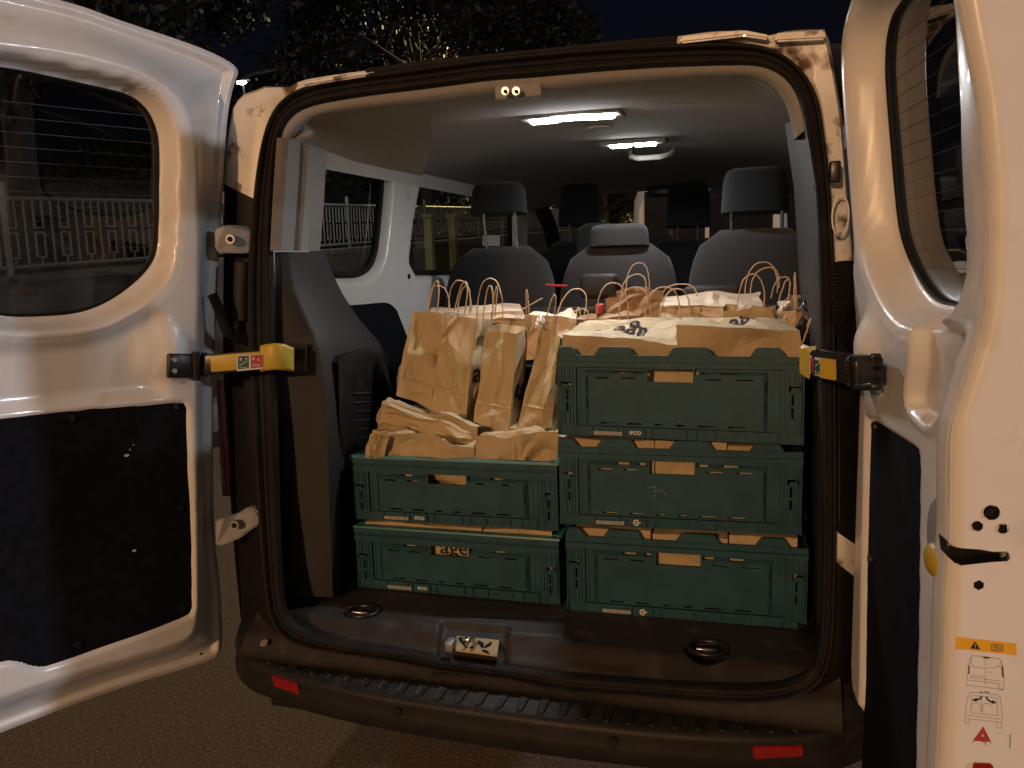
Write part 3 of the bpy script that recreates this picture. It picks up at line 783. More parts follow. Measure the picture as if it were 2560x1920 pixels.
rows = [head(0.46, 1.900, 1.838, 0.82), head(0.475, 1.916, 1.84, 0.82), head(0.7, 1.922, 1.84, 0.82), head(1.3, 1.925, 1.84, 0.82), head(2.0, 1.925, 1.84, 0.82), head(2.55, 1.92, 1.82, 0.80), head(2.8, 1.89, 1.80, 0.78), head(2.95, 1.86, 1.78, 0.76)]
loft('headliner', rows, M['headliner_dark'], van)
left_part = [p for p in L3 if p[0] < -0.22]
left_part = resample(left_part, 13)
low = resample([on_y(x, y, Y) for x, y, Y in ((698, 343, .002), (724, 348, .022), (752, 357, .075), (788, 366, .14), (818, 377, .20), (880, 402, .36), (975, 424, .56), (1055, 440, .72))], 13)
loft('headliner_corner', [[tuple(a * (1 - t) + b * t + np.array([0.03, 0.0, 0.02]) * math.sin(math.pi * t) * float(sstep(k, 0, 4))) for k, (a, b) in enumerate(zip(left_part, low))] for t in np.linspace(0, 1, 8)], M['headliner'], van)
loft('rear_pillar_trim', [[on_y(x, y, Y) for x, y, Y in ((2012, 296, .0), (2000, 296, .07), (1985, 300, .26), (1962, 310, .5))], [on_y(x, y, Y) for x, y, Y in ((2040, 470, .0), (2020, 470, .08), (2005, 470, .28), (1985, 470, .6))], [on_y(x, y, Y) for x, y, Y in ((2062, 900, .0), (2046, 900, .06), (2030, 900, .28), (2010, 900, .6))], [on_y(x, y, Y) for x, y, Y in ((2062, 1560, -.04), (2050, 1560, .0), (2040, 1560, .2), (2025, 1560, .5))]], M['plastic'], van)
# coat hook, speaker grilles
box_obj('coat_hook', on_y(999, 367, 0.55), (0.035, 0.02, 0.035), M['headliner_dark'], van, bevel=0.006)
for px, py in ((1215, 345), (1840, 292), (1500, 320)):
    c = on_z(px, py, 1.917); disc('ceiling_vent', c, 0.045, M['headliner_dark'], van, 24, 0.006, (0, 0, -1))
# dome lights
d1 = on_z(1428, 292, 1.905)
dl = box_obj('dome_light', d1 + [0, 0.01, 0.004], (0.30, 0.13, 0.016), M['headliner_dark'], van, bevel=0.006)
for dx, dy, sx, sy in ((-0.078, -0.012, 0.085, 0.034), (0.006, -0.03, 0.11, 0.034), (0.088, -0.012, 0.085, 0.034)):
    box_obj('lens', d1 + [dx, dy, -0.007], (sx, sy, 0.014), M['dome'], dl, bevel=0.006)
d2 = on_z(1583, 359, 1.912)
dl2 = box_obj('dome_light', d2 + [0, 0, 0.004], (0.25, 0.09, 0.016), M['headliner_dark'], van, bevel=0.006)
for dx in (-0.046, 0.046):
    box_obj('lens', d2 + [dx, -0.01, -0.006], (0.078, 0.045, 0.012), M['dome'], dl2, bevel=0.005)
def area(name, loc, size, watts, col, parent, direc=(0, 0, -1), spread=180):
    li = bpy.data.lights.new(name, 'AREA'); li.shape = 'RECTANGLE'; li.size, li.size_y = size; li.energy = watts; li.color = col
    li.spread = math.radians(spread)
    o = bpy.data.objects.new(name, li); o.location = loc
    o.rotation_euler = Vector(direc).to_track_quat('-Z', 'Y').to_euler(); return link(o, parent)
area('dome_lamp', d1 + [0, 0, -0.018], (0.22, 0.05), 4.5, (0.93, 0.95, 1.0), dl, (0, -0.7, -1), 130)
area('dome_lamp', d2 + [0, 0, -0.016], (0.16, 0.04), 2.6, (0.93, 0.95, 1.0), dl2)
# plastic loop behind the second lamp
c = on_z(1628, 385, 1.90)
tube_obj('ceiling_loop', [c + [-0.09, 0.05, 0.02], c + [-0.075, -0.03, -0.01], c + [-0.04, -0.07, -0.022], c + [0.04, -0.07, -0.022], c + [0.075, -0.03, -0.01], c + [0.09, 0.05, 0.02]], 0.011, M['headliner'], van)

# ------------------------------------------------------------------ front of the cabin
fr = [(1180, 452), (1300, 446), (1480, 452), (1600, 446), (1800, 424), (2010, 430)]
loft('windscreen_header', [[on_y(x, y - 40, 2.95) for x, y in fr], [on_y(x, y, 2.9) for x, y in fr]], M['headliner_dark'], van)
ws = [on_y(x, y, 3.15) for x, y in ((1400, 470), (1500, 455), (1620, 440), (1800, 432), (1960, 430), (1990, 700), (1400, 720))]
mesh_obj('windscreen', ws, [list(range(len(ws)))], M['glass_front'], van)
box_obj('dashboard', (0, 3.05, 1.0), (1.6, 0.45, 0.62), M['plastic'], van, bevel=0.06)
box_obj('rear_view_mirror', on_y(1650, 478, 2.8), (0.14, 0.02, 0.06), M['black'], van, bevel=0.01)
box_obj('bulkhead_lower', (0, 3.25, 0.7), (1.7, 0.04, 1.0), M['void'], van)
tube_obj('wheel_rim', torus_pts((0.42, 2.78, 1.17), 0.18, 28, 1.0, (1, 0, 0), (0, 0.35, 0.93)), 0.014, M['black'], van, closed=True)

# ------------------------------------------------------------------ seats
def rbox(w, d, h, rx, seg=6, taper=0.0, puff=0.03, nz=14, nx=14, shape=0.52):
    """upholstered cushion: superellipse plan, rounded top"""
    rows = []
    for k in range(nz + 1):
        t = k / nz
        z = h * t
        e = 1.0 if t < 0.6 else math.sqrt(max(0.0, 1 - ((t - 0.6) / 0.4) ** 2.6))
        ww = w / 2 * (1 - taper * t) * (shape + (1 - shape) * e if t > 0.6 else 1.0)
        dd = d / 2 * (0.25 + 0.75 * e)
        row = []
        for j in range(28):
            a = 2 * math.pi * j / 28
            c, s = math.cos(a), math.sin(a)
            row.append((ww * math.copysign(abs(c) ** 0.45, c), dd * math.copysign(abs(s) ** 0.55, s), z))
        rows.append(row)
    rows.append([(0, 0, h)] * 28)
    return rows
def place(rows, x, y, z, rx=0.0):
    R = Matrix.Rotation(rx, 3, 'X')
    return [[tuple(R @ Vector(p) + Vector((x, y, z))) for p in r] for r in rows]
def seat(x, y, w, ztop, zhead, hw, posts, kind, tilt=-0.20):
    s = bpy.data.objects.new('seat', None); s.location = (x, y, 0); link(s, van)
    H = ztop - 0.75
    loft('backrest', place(rbox(w, 0.16, H, 0), 0, 0.0, 0.75, tilt), M['fabric'], s, closed=True)
    V = place([[(X, -0.083, zz) for X in np.linspace(-w * 0.40, w * 0.40, 7)] for zz in np.linspace(0.0, H * 0.60, 5)], 0, 0.0, 0.75, tilt)
    loft('seat_back_cover', V, M['vinyl'], s)
    box_obj('seat_base', (0, 0.28, 0.72), (w, 0.55, 0.2), M['fabric'], s, bevel=0.05)
    ty = -H * math.sin(tilt)
    hh = loft('headrest', place(rbox(hw, 0.11, zhead[1] - zhead[0], 0, taper=0.08, shape=0.70), 0, ty * 0.86, zhead[0], tilt * 0.6), M['fabric'], s, closed=True)
    mesh_obj('headrest_base', place([[(hw / 2 * math.copysign(abs(math.cos(a)) ** .45, math.cos(a)), 0.055 * math.copysign(abs(math.sin(a)) ** .55, math.sin(a)), 0) for a in np.linspace(0, 6.283, 28, endpoint=False)]], 0, ty * 0.86, zhead[0], tilt * 0.6)[0], [list(range(28))], M['fabric'], s)
    for sx in posts:
        tube_obj('headrest_post', [(sx, ty * 0.90, ztop - 0.03), (sx + 0.0, ty * 0.86 - 0.03, zhead[0] + 0.06)], 0.0065, M['chrome'], s, n=8)
    return s
seat(-0.495, 1.32, 0.48, 1.565, (1.685, 1.815), 0.235, (-0.06, 0.075), 0)
seat(0.006, 1.32, 0.48, 1.560, (1.535, 1.625), 0.24, (), 0)
seat(0.525, 1.32, 0.50, 1.60, (1.645, 1.815), 0.25, (-0.085, 0.10), 0)
seat(-0.37, 2.30, 0.50, 1.60, (1.665, 1.88), 0.22, (-0.05, 0.05), 1)
seat(0.19, 2.30, 0.52, 1.59, (1.635, 1.86), 0.22, (-0.05, 0.05), 1)
# pillar-side armrests and seat belts
loft('arm_cushion', place(rbox(0.17, 0.2, 0.20, 0), -0.17, 1.9, 1.45), M['fabric'], van, closed=True)
tube_obj('seat_belt', [on_y(x, y, 1.22) for x, y in ((1365, 712), (1390, 714), (1418, 715))], 0.005, M['strapred'], van)
tube_obj('seat_belt', [on_y(x, y, 1.2) for x, y in ((2038, 712), (2044, 704), (2048, 698))], 0.005, M['strapred'], van)
# dark seat fittings behind the bench
box_obj('belt_reel_cover', on_y(1500, 715, 1.16), (0.14, 0.10, 0.09), M['plastic'], van, bevel=0.02)
box_obj('belt_reel_cover', on_y(1780, 735, 1.16), (0.20, 0.10, 0.06), M['plastic'], van, bevel=0.02)
box_obj('bench_frame', (0.0, 1.25, 1.0), (1.5, 0.06, 0.62), M['plastic'], van, bevel=0.02)
box_obj('paper_card', on_y(1228, 601, 1.9), (0.085, 0.006, 0.05), M['st_white'], van, rot=Matrix.Rotation(0.05, 3, 'Y'))

# ================================================================== REAR DOORS
class Door:
    LEAN = 0.10
    def __init__(s, hx, hy, ang, left):
        a = math.radians(ang); s.h = np.array([hx, hy, 0.0])
        if left:
            s.d = np.array([math.cos(a), -math.sin(a), 0]); s.n = np.array([-s.d[1], s.d[0], 0])
        else:
            s.d = np.array([-math.cos(a), -math.sin(a), 0]); s.n = np.array([s.d[1], -s.d[0], 0])
    def lean(s, z): return s.LEAN * np.maximum(0, z - 1.2)
    def pos(s, U, V, W):
        U, V, W = np.asarray(U, float), np.asarray(V, float), np.asarray(W, float)
        k = W + s.lean(V)
        return s.h[None] + U[..., None] * s.d + k[..., None] * s.n + V[..., None] * np.array([0, 0, 1.0])
    def p(s, u, z, w=0.0): return s.pos([u], [z], [w])[0]
    def inv(s, px, py, w):
        ww = w; d = ray(px, py)
        for _ in range(14):
            P0 = s.h + ww * s.n
            e = CAM + d * ((s.n @ (P0 - CAM)) / (s.n @ d)); ww = w + float(s.lean(e[2]))
        return float((e - s.h) @ s.d), float(e[2])
    def uv(s, L, w): return [s.inv(x, y, w) for x, y in L]
    def endpl(s, px, py, u):
        P0 = s.h + u * s.d; d = ray(px, py)
        e = CAM + d * ((s.d @ (P0 - CAM)) / (s.d @ d)); return float((e - s.h) @ s.n), float(e[2])

DL = Door(-0.80, -0.08, 116, True)
DR = Door(0.76, -0.05, 98, False)
sil = DL.uv([(156,0),(301,55),(463,107),(555,145),(596,176),(584,202),(570,255),(562,320),(557,400),(551,520),(544,640),(536,800),(529,960),(529,1249),(535,1376),(544,1423),(552,1538),(552,1605),(548,1632),(530,1648),(289,1718),(0,1828)], -0.09)
ap = DL.uv([(0,165),(90,182),(173,200),(250,217),(324,234),(370,272),(393,324),(399,370),(398,500),(396,607),(385,654),(347,700),(278,752),(202,784),(100,792),(0,793)], -0.07)
ridge = DL.uv([(0,112),(173,125),(320,165),(405,208),(460,260),(484,330),(490,450),(492,868),(492,1200),(492,1480),(487,1570),(470,1596),(370,1628),(116,1700),(0,1741)], 0.0)
boardL = DL.uv([(0,1044),(289,1015),(445,1003),(458,1006),(464,1022),(480,1500),(478,1522),(468,1538),(376,1573),(116,1666),(75,1664),(40,1651),(0,1651)], -0.018)
midL = DL.uv([(0,862),(190,848),(262,830),(330,800),(395,775),(398,960),(396,985),(0,1025)], -0.02)
bumpL = DL.inv(420, 880, 0.02)

FU = 0.72
sil2 = sil + [(FU, sil[-1][1] + 0.0), (FU, 1.6), (FU - 0.02, sil[0][1] + 0.01)]
ap2 = [(u, z) for u, z in ap] + [(0.585, ap[-1][1] + 0.05), (0.60, ap[-1][1] + 0.15), (0.60, ap[0][1] - 0.05), (0.585, ap[0][1] - 0.01)]
ridge2 = ridge + [(FU - 0.02, ridge[-1][1]), (FU - 0.02, ridge[0][1])]
board2 = boardL + [(0.62, boardL[-1][1]), (0.62, boardL[0][1])]
mid2 = midL + [(0.62, midL[-1][1]), (0.62, midL[0][1])]
C2 = lambda P, k=2: [tuple(q) for q in chaikin(P, k)]
sil2, ap2, ridge2, mid2 = C2(sil2, 2), C2(ap2, 3), C2(ridge2, 4), C2(mid2)
boardS = C2(board2, 1)

def blur(W, n):
    for _ in range(n):
        W = np.pad(W, 1, mode='edge')
        W = 0.25 * (W[:-2] + 2 * W[1:-1] + W[2:]); W = 0.25 * (W[:, :-2] + 2 * W[:, 1:-1] + W[:, 2:])
    return W
def door_h(U, V, left=True):
    rg_, sl_ = (ridge2, sil2) if left else (ridgeR, silR0)
    sR = poly_sd(U, V, rg_)[0]; sS = poly_sd(U, V, sl_)[0]
    t = np.where(sR > 0, sR / (sR - np.minimum(sS, -1e-4)), 0)
    w = -0.088 * (0.35 * np.clip(t / 0.9, 0, 1) + 0.65 * sstep(t, 0.0, 0.85))
    if U.ndim == 2: w = blur(w, 4 if left else 10)
    w = w + 0.007 * np.exp(-((sR + 0.007) / 0.010) ** 2)                     # ridge bead
    w = w + 0.012 * sstep(sS, -0.028, -0.018) - 0.006 * sstep(sS, -0.010, 0.0)   # turned hem along the outer edge
    sA = poly_sd(U, V, ap2)[0]
    wf = 0.020 + 0.022 * sstep(-(V - 1.55), 0.0, 0.1)
    w = np.minimum(w, -0.07 + 0.07 * sstep(sA, 0.002, wf) + 0 * w)
    w = w - 0.003 * np.exp(-((sA - wf - 0.004) / 0.004) ** 2)
    if left:
        w = w - 0.024 * sstep(-poly_sd(U, V, mid2)[0], -0.03, 0.03)
        w = w - 0.012 * sstep(-poly_sd(U, V, boardS)[0], -0.005, 0.006)
    if True:
        r = ((U - bumpL[0] - 0.005) / 0.055) ** 2 + ((V - bumpL[1]) / 0.065) ** 2
        w = w + 0.030 * np.exp(-r ** 1.6)
    return w

rl = bpy.data.objects.new('rear_door', None); link(rl, van); rl['label'] = 'left rear door swung wide open, pane and black board inside'
sheet('door_inner', sil2, [ap2], 0.0065, lambda U, V: door_h(U, V, True), DL.pos, M['paint'], rl, flip=True)
sheet('door_skin', sil2, [ap2], 0.02, lambda U, V: U * 0 - 0.104, DL.pos, M['paint'], rl)
def grown(P, g):
    c = np.mean(P, 0); return [tuple(np.array(q) + (np.array(q) - c) / np.linalg.norm(np.array(q) - c) * g) for q in P]
def pane(D, par):
    G = grown(ap2, 0.004)
    P3 = D.pos([q[0] for q in G], [q[1] for q in G], [-0.080] * len(G))
    g = mesh_obj('window_pane', P3, [list(range(len(P3)))], M['glass'], par)
    tube_obj('window_gasket', list(D.pos([q[0] for q in ap2], [q[1] for q in ap2], [-0.076] * len(ap2))), 0.0055, M['rubber'], g, n=8, closed=True)
    A = np.array(ap2)
    for k in range(14):
        z = 1.46 + k * 0.031
        us = []
        for (ax, ay), (bx, by) in zip(A, np.roll(A, -1, 0)):
            if (ay > z) != (by > z): us.append(ax + (z - ay) / (by - ay) * (bx - ax))
        if len(us) < 2: continue
        u0, u1 = min(us) + 0.012, max(us) - 0.012
        bm = bmesh.new(); add_tube(bm, D.pos(np.linspace(u0, u1, 5), np.full(5, z), np.full(5, -0.0785)), 0.00045, 3)
        bm_obj('heating_wire', bm, M['wire'], g)
pane(DL, rl)
# black board with frayed edges
rng = np.random.default_rng(5)
bd = chaikin(board2, 1); bb = []
for i, q in enumerate(bd):
    a, b = np.array(q), np.array(bd[(i + 1) % len(bd)])
    L = np.linalg.norm(b - a); n = max(1, int(L / 0.012))
    for k in range(n):
        p_ = a + (b - a) * k / n
        bb.append(p_ + rng.normal(size=2) * 0.0009)
sheet('door_board', bb, [], 0.012, lambda U, V: U * 0 - 0.0085 + 0.0012 * np.sin(U * 23) * np.sin(V * 17), DL.pos, M['board'], rl, flip=True)
for px, py in ((180, 1047), (440, 1018), (452, 1270), (458, 1520), (195, 1612)):
    u, z = DL.inv(px, py, -0.006); disc('board_stud', DL.p(u, z, -0.006), 0.008, M['black'], rl, 14, 0.005, DL.n)
for px, py, r in ((317, 1139, 0.006), (336, 1377, 0.005), (325, 1124, 0.002), (334, 1112, 0.002)):
    u, z = DL.inv(px, py, -0.006); disc('paint_chip', DL.p(u, z, -0.0062), r, M['st_white'], rl, 7, 0.002, DL.n, 0.6)
for px, py, w, r in ((40, 853, -0.022, 0.0075), (1, 113, -0.02, 0.008), (502, 1637, -0.085, 0.007), (57, 1790, -0.083, 0.007)):
    u, z = DL.inv(px, py, w); disc('drain_hole', DL.p(u, z, w + 0.002), r, M['void'], rl, 16, 0.004, DL.n)  # flat dark disc stands for the shade inside a hole
# upper and lower hinges
def hinge(pts, w0, bolt):
    h = bpy.data.objects.new('door_hinge', None); link(h, rl)
    V = [on_y(x, y, Y) for x, y, Y in pts]
    o = fill_poly('hinge_arm', V, M['hinge'], h, (0.0, 0.03, 0.0))
    bm = bmesh.new(); bm.from_mesh(o.data); bmesh.ops.bevel(bm, geom=list(bm.edges), offset=0.004, segments=2, affect='EDGES'); bm.to_mesh(o.data); bm.free()
    c = on_y(*bolt); disc('hinge_bolt', c, 0.013, M['galva'], h, 16, 0.008, (0.2, -1, 0)); disc('hinge_pin', c + np.array([0.001, -0.005, 0]), 0.007, M['void'], h, 14, 0.006, (0.2, -1, 0))
hinge([(534, 575, -.06), (560, 562, -.055), (608, 565, -.03), (632, 578, .0), (634, 632, .0), (600, 634, -.03), (545, 632, -.055), (535, 622, -.06)], 0, (577, 598, -0.056))
hinge([(536, 1302, -.10), (560, 1296, -.09), (592, 1284, -.07), (618, 1268, -.06), (640, 1275, -.05), (652, 1298, -.045), (650, 1310, -.045), (618, 1330, -.06), (600, 1345, -.07), (560, 1362, -.09), (538, 1366, -.10)], 0, (587, 1312, -0.088))
# wiring gaiter and gas strut by the hinge
def gaiter(pts, r, par):
    P = catmull(pts, 16); rr = [r * (1.0 + 0.16 * (1 if (i // 1) % 2 else -1)) for i in range(len(P))]
    return tube_obj('wiring_gaiter', P, rr, M['rubber'], par, n=10)
gaiter([on_y(x, y, Y) for x, y, Y in ((530, 735, -.08), (548, 775, -.07), (566, 822, -.05), (592, 845, -.03), (622, 846, -.01), (640, 842, .02))], 0.013, rl)
tube_obj('door_strut', [on_y(x, y, -0.0) for x, y in ((606, 655), (603, 720), (602, 800))], 0.020, M['plastic'], van, n=12)
# tail lamp strip left
rows = [[on_y(x, y, Y) for x, Y in ((a, .02), (a + 8, -.005), (b - 10, -.012), (b, .02))] for y, a, b in ((950, 540, 566), (1050, 545, 574), (1150, 549, 580), (1240, 556, 584))]
loft('tail_lamp', rows, M['lamp_red'], van)

# ------------------------------------------------------------------ right door
rr_ = bpy.data.objects.new('rear_door', None); link(rr_, van); rr_['label'] = 'right rear door seen almost edge on, latch and warning sticker on its edge'
E_PX = [(2396,-60),(2407,0),(2424,97),(2441,181),(2454,253),(2466,380),(2475,485),(2477,612),(2474,700),(2465,780),(2447,860),(2420,950),(2396,1027),(2383,1065),(2378,1110),(2377,1200),(2376,1338),(2365,1515),(2359,1752),(2350,1920),(2345,2050)]
EU = 0.70
Ewz = [DR.endpl(x, y, EU) for x, y in E_PX]
Ez = np.array([q[1] for q in Ewz])[::-1]; Ew = np.array([q[0] for q in Ewz])[::-1]
def wend(z): return np.interp(z, Ez, Ew)
boardR_px = [(2180,1046),(2198,1052),(2303,1118),(2315,1132),(2318,1152),(2315,1500),(2306,1900),(2302,2060),(2150,2060),(2166,1701),(2168,1557),(2170,1422),(2175,1220)]
boardR = DR.uv(boardR_px, -0.012)
def remap(P): return [(u - float(np.interp(z, [0.45, 0.65, 0.97, 1.3, 1.5], [0.10, 0.09, 0.06, 0.03, 0.0])) * float(1 - sstep(u, 0.12, 0.40)), z) for u, z in P]
ridgeR, silR0 = remap(ridge2), remap(sil2)
silR = [(min(u, 0.69), z) for u, z in silR0]
pockR = chaikin(DR.uv([(2268, 790), (2278, 821), (2280, 893), (2270, 966), (2267, 1002), (2280, 1031), (2322, 1069), (2350, 1030), (2383, 966), (2416, 937), (2448, 850), (2400, 818), (2340, 812), (2300, 796)], 0.0), 1)
def door_hR(U, V):
    w = door_h(U, V, False)
    thick = wend(V) - DR.lean(V)
    k = sstep(U, 0.585, 0.65)
    w = np.where(V < 1.62, w * (1 - 0.0 * k) + np.maximum(0, thick) * k * sstep(-(V - 1.48), 0.0, 0.17), w)
    w = w - 0.014 * sstep(-poly_sd(U, V, boardR)[0], -0.006, 0.006)
    w = w - 0.026 * sstep(-poly_sd(U, V, pockR)[0], -0.006, 0.014) + 0.004 * np.exp(-((poly_sd(U, V, pockR)[0] - 0.010) / 0.007) ** 2)
    kk = sstep(V, 1.44, 1.52) * sstep(-U, -0.30, -0.22)
    if U.ndim == 2:
        w = w * (1 - kk) + blur(w, 14) * kk
        w = np.minimum(w, -0.07 + 0.20 * sstep(poly_sd(U, V, ap2)[0], 0.001, 0.07))
    # the last centimetres blend into the edge face
    e = sstep(U, 0.655, 0.69)
    return w * (1 - e) + e * (wend(V) - DR.lean(V) - 0.002)
sheet('door_inner', C2(silR, 0), [ap2], 0.0065, door_hR, DR.pos, M['paint'], rr_)
sheet('door_skin', C2(silR, 0), [ap2], 0.02, lambda U, V: U * 0 - 0.104, DR.pos, M['paint'], rr_)
pane(DR, rr_)
sheet('door_board', [tuple(np.array(q) + rng.normal(size=2) * 0.0006) for q in chaikin(boardR, 2)], [], 0.012, lambda U, V: U * 0 - 0.0105, DR.pos, M['board'], rr_)
for px, py in ((2187, 1067), (2177, 1398)):
    u, z = DR.inv(px, py, -0.008); disc('board_stud', DR.p(u, z, -0.006), 0.010, M['black'], rr_, 14, 0.006, DR.n)
for px, py, r in ((2408, 900, 0.017), (2385, 852, 0.006)):
    u, z = DR.inv(px, py, -0.0); disc('door_grommet', DR.p(u, z, float(door_hR(np.array([u]), np.array([z]))[0]) + 0.003), r, M['void'], rr_, 16, 0.004, DR.n, 1.5)
# end face
oz = np.linspace(Ez.min() + 0.001, min(Ez.max(), 1.86), 70)
outl = [(float(wend(z)), float(z)) for z in oz] + [(-0.16, float(oz[-1])), (-0.16, float(oz[0]))]
slot_px = [(2367, 1352), (2374, 1362), (2388, 1369), (2403, 1371), (2450, 1374), (2484, 1380), (2518, 1379), (2526, 1386), (2527, 1394), (2521, 1403), (2484, 1405), (2428, 1411), (2400, 1414), (2386, 1407), (2372, 1394)]
EL = lambda L: [DR.endpl(x, y, EU) for x, y in L]
def circ(px, py, r):
    c = DR.endpl(px, py, EU); return [(c[0] + r * math.cos(t), c[1] + r * math.sin(t)) for t in np.linspace(0, 6.283, 18, endpoint=False)]
slot = EL(slot_px)
holes = [slot, circ(2480, 1282, 0.0098), circ(2444, 1316, 0.0068), circ(2508, 1322, 0.0068), circ(2447, 1463, 0.0068)]
outP = np.array(outl[:70])
def end_h(U, V):
    s = np.clip(wend(V) - U, 0, 0.02); r = 0.02
    h = -(r - np.sqrt(np.maximum(0, r * r - (r - s) ** 2)))
    # stepped outer flange
    return h - 0.012 * sstep(-U, 0.075, 0.09) + 0.0015 * np.sin(V * 9)
def end_pos(U, V, W):
    return DR.h[None] + (EU + W)[:, None] * DR.d + U[:, None] * DR.n + V[:, None] * np.array([0, 0, 1.0])
sheet('door_edge', outl, holes, 0.0045, end_h, end_pos, M['paint'], rr_, flip=True)
def ep(px, py, off=0.0012):
    w, z = DR.endpl(px, py, EU); return DR.h + (EU + off) * DR.d + w * DR.n + np.array([0, 0, z])
for i, H in enumerate(holes):
    g = grown(H, 0.004); dep = 0.03 if i == 0 else 0.012
    # cup behind the opening
    F_ = [DR.h + (EU - dep) * DR.d + w * DR.n + np.array([0, 0, z]) for w, z in H]
    T_ = [DR.h + EU * DR.d + w * DR.n + np.array([0, 0, z]) for w, z in H]
    n = len(H)
    o = mesh_obj('latch_slot' if i == 0 else 'bolt_hole', F_ + T_, [tuple(range(n))] + [(k, (k + 1) % n, n + (k + 1) % n, n + k) for k in range(n)], M['void'] if i else M['black'], rr_)
    if i in (1, 2, 3, 4):
        c = np.mean(F_, 0); disc('bolt_head', c + DR.d * 0.004, 0.006 if i == 1 else 0.0045, M['rubber'], rr_, 6, 0.006, tuple(DR.d))
fill_poly('latch_claw', [ep(x, y, -0.010) for x, y in ((2512, 1383), (2524, 1386), (2525, 1396), (2512, 1402))], M['galva'], rr_, tuple(DR.d * -0.006))
# release lever
ku, kz = DR.inv(2338, 1400, 0.052)
bm = bmesh.new(); bmesh.ops.create_uvsphere(bm, u_segments=16, v_segments=10, radius=1)
o = bm_obj('release_knob', bm, M['yellow'], rr_, smooth=True)
Rm = Matrix((Vector(DR.d), Vector((0, 0, 1)), Vector(DR.n))).transposed()
o.matrix_local = Matrix.Translation(Vector(DR.p(ku, kz, 0.052))) @ Rm.to_4x4() @ Matrix.Diagonal((0.03, 0.023, 0.012, 1))
bm = bmesh.new(); bmesh.ops.create_uvsphere(bm, u_segments=16, v_segments=10, radius=1)
o = bm_obj('release_recess', bm, M['hinge'], rr_, smooth=True)
o.matrix_local = Matrix.Translation(Vector(DR.p(ku - 0.015, kz + 0.03, 0.044))) @ Rm.to_4x4() @ Matrix.Diagonal((0.045, 0.052, 0.006, 1))
# warning sticker on the edge
film = fill_poly('warning_sticker', [ep(x, y, 0.0008) for x, y in ((2388, 1591), (2540, 1607), (2542, 1960), (2382, 1960))], M['st_clear'], rr_)
fill_poly('amber_band', [ep(x, y, 0.0013) for x, y in ((2389, 1591), (2540, 1608), (2540, 1637), (2387, 1621))], M['amber'], film)
def inkl(name, lines, w, m, off=0.0016):
    V, F = [], []
    for L in lines:
        L = [np.array(p, float) for p in L]
        for a, b in zip(L[:-1], L[1:]):
            t = b - a; n = np.array([-t[1], t[0]]) / (np.linalg.norm(t) + 1e-9) * w / 2; t = t / (np.linalg.norm(t) + 1e-9) * w * 0.3
            k = len(V)
            V += [ep(*(a - t + n), off), ep(*(b + t + n), off), ep(*(b + t - n), off), ep(*(a - t - n), off)]
            F.append((k, k + 1, k + 2, k + 3))
    return mesh_obj(name, V, F, m, film)
S3 = lambda L: [(1960 + x / 2.37, 1220 + y / 2.37) for x, y in L]
fill_poly('warning_triangle', [ep(x, y, 0.0017) for x, y in S3([(1130, 905), (1160, 954), (1100, 948)])], M['ink'], film)
inkl('exclamation_mark', [S3([(1130, 918), (1130, 936)]), S3([(1130, 941), (1130, 945)])], 1.6, M['amber'], 0.0021)
inkl('book_symbol', [S3([(1228, 925), (1236, 920), (1258, 926), (1282, 925), (1292, 930), (1292, 965), (1280, 960), (1258, 964), (1236, 956), (1228, 960), (1228, 925)]), S3([(1258, 926), (1258, 964)]), S3([(1238, 932), (1252, 936)]), S3([(1238, 942), (1252, 946)]), S3([(1264, 938), (1284, 938)]), S3([(1264, 948), (1284, 948)])], 1.7, M['ink'])
v1 = [S3([(1090, 1085), (1092, 1045), (1100, 1010), (1112, 990), (1190, 996), (1275, 1010), (1288, 1030), (1298, 1075), (1300, 1120)]), S3([(1085, 1090), (1078, 1160), (1082, 1165), (1296, 1190)]), S3([(1300, 1100), (1302, 1180), (1296, 1192)]), S3([(1190, 998), (1190, 1158)]),
      S3([(1108, 1000), (1105, 1030), (1120, 1055), (1180, 1064)]), S3([(1198, 1064), (1250, 1062), (1280, 1045), (1284, 1020)]), S3([(1100, 1105), (1180, 1114)]), S3([(1100, 1118), (1280, 1140)]), S3([(1205, 1086), (1232, 1088)]), S3([(1092, 1135), (1288, 1158)]), S3([(1270, 1160), (1272, 1190), (1290, 1194), (1292, 1172)])]
inkl('door_pictogram', v1, 1.1, M['ink_soft'])
inkl('door_pictogram', [S3([(1094, 1050), (1092, 1095)]), S3([(1290, 1050), (1294, 1115)]), S3([(1180, 1002), (1215, 1004)])], 3.4, M['ink'])
v2 = [S3([(1076, 1300), (1084, 1250), (1094, 1220), (1110, 1206), (1190, 1214), (1262, 1222), (1278, 1240), (1288, 1300), (1290, 1365)]), S3([(1076, 1300), (1070, 1350), (1076, 1362), (1280, 1384), (1292, 1366)]), S3([(1106, 1330), (1108, 1240), (1118, 1226), (1250, 1238), (1260, 1260), (1262, 1345), (1106, 1330)]), S3([(1112, 1285), (1118, 1270), (1145, 1270), (1158, 1285), (1160, 1322)]), S3([(1172, 1324), (1176, 1282), (1190, 1272), (1215, 1275), (1232, 1290)]), S3([(1168, 1232), (1170, 1330)]), S3([(1072, 1365), (1070, 1390), (1096, 1394), (1098, 1366)]), S3([(1258, 1390), (1258, 1416), (1286, 1420), (1288, 1384)]), S3([(1088, 1344), (1280, 1366)])]
inkl('door_pictogram', v2, 1.1, M['ink_soft'])
inkl('swing_arrow', [S3([(1168, 1232), (1160, 1244), (1140, 1252), (1126, 1252)]), S3([(1196, 1236), (1206, 1252), (1226, 1264), (1240, 1266)])], 4.2, M['ink'])
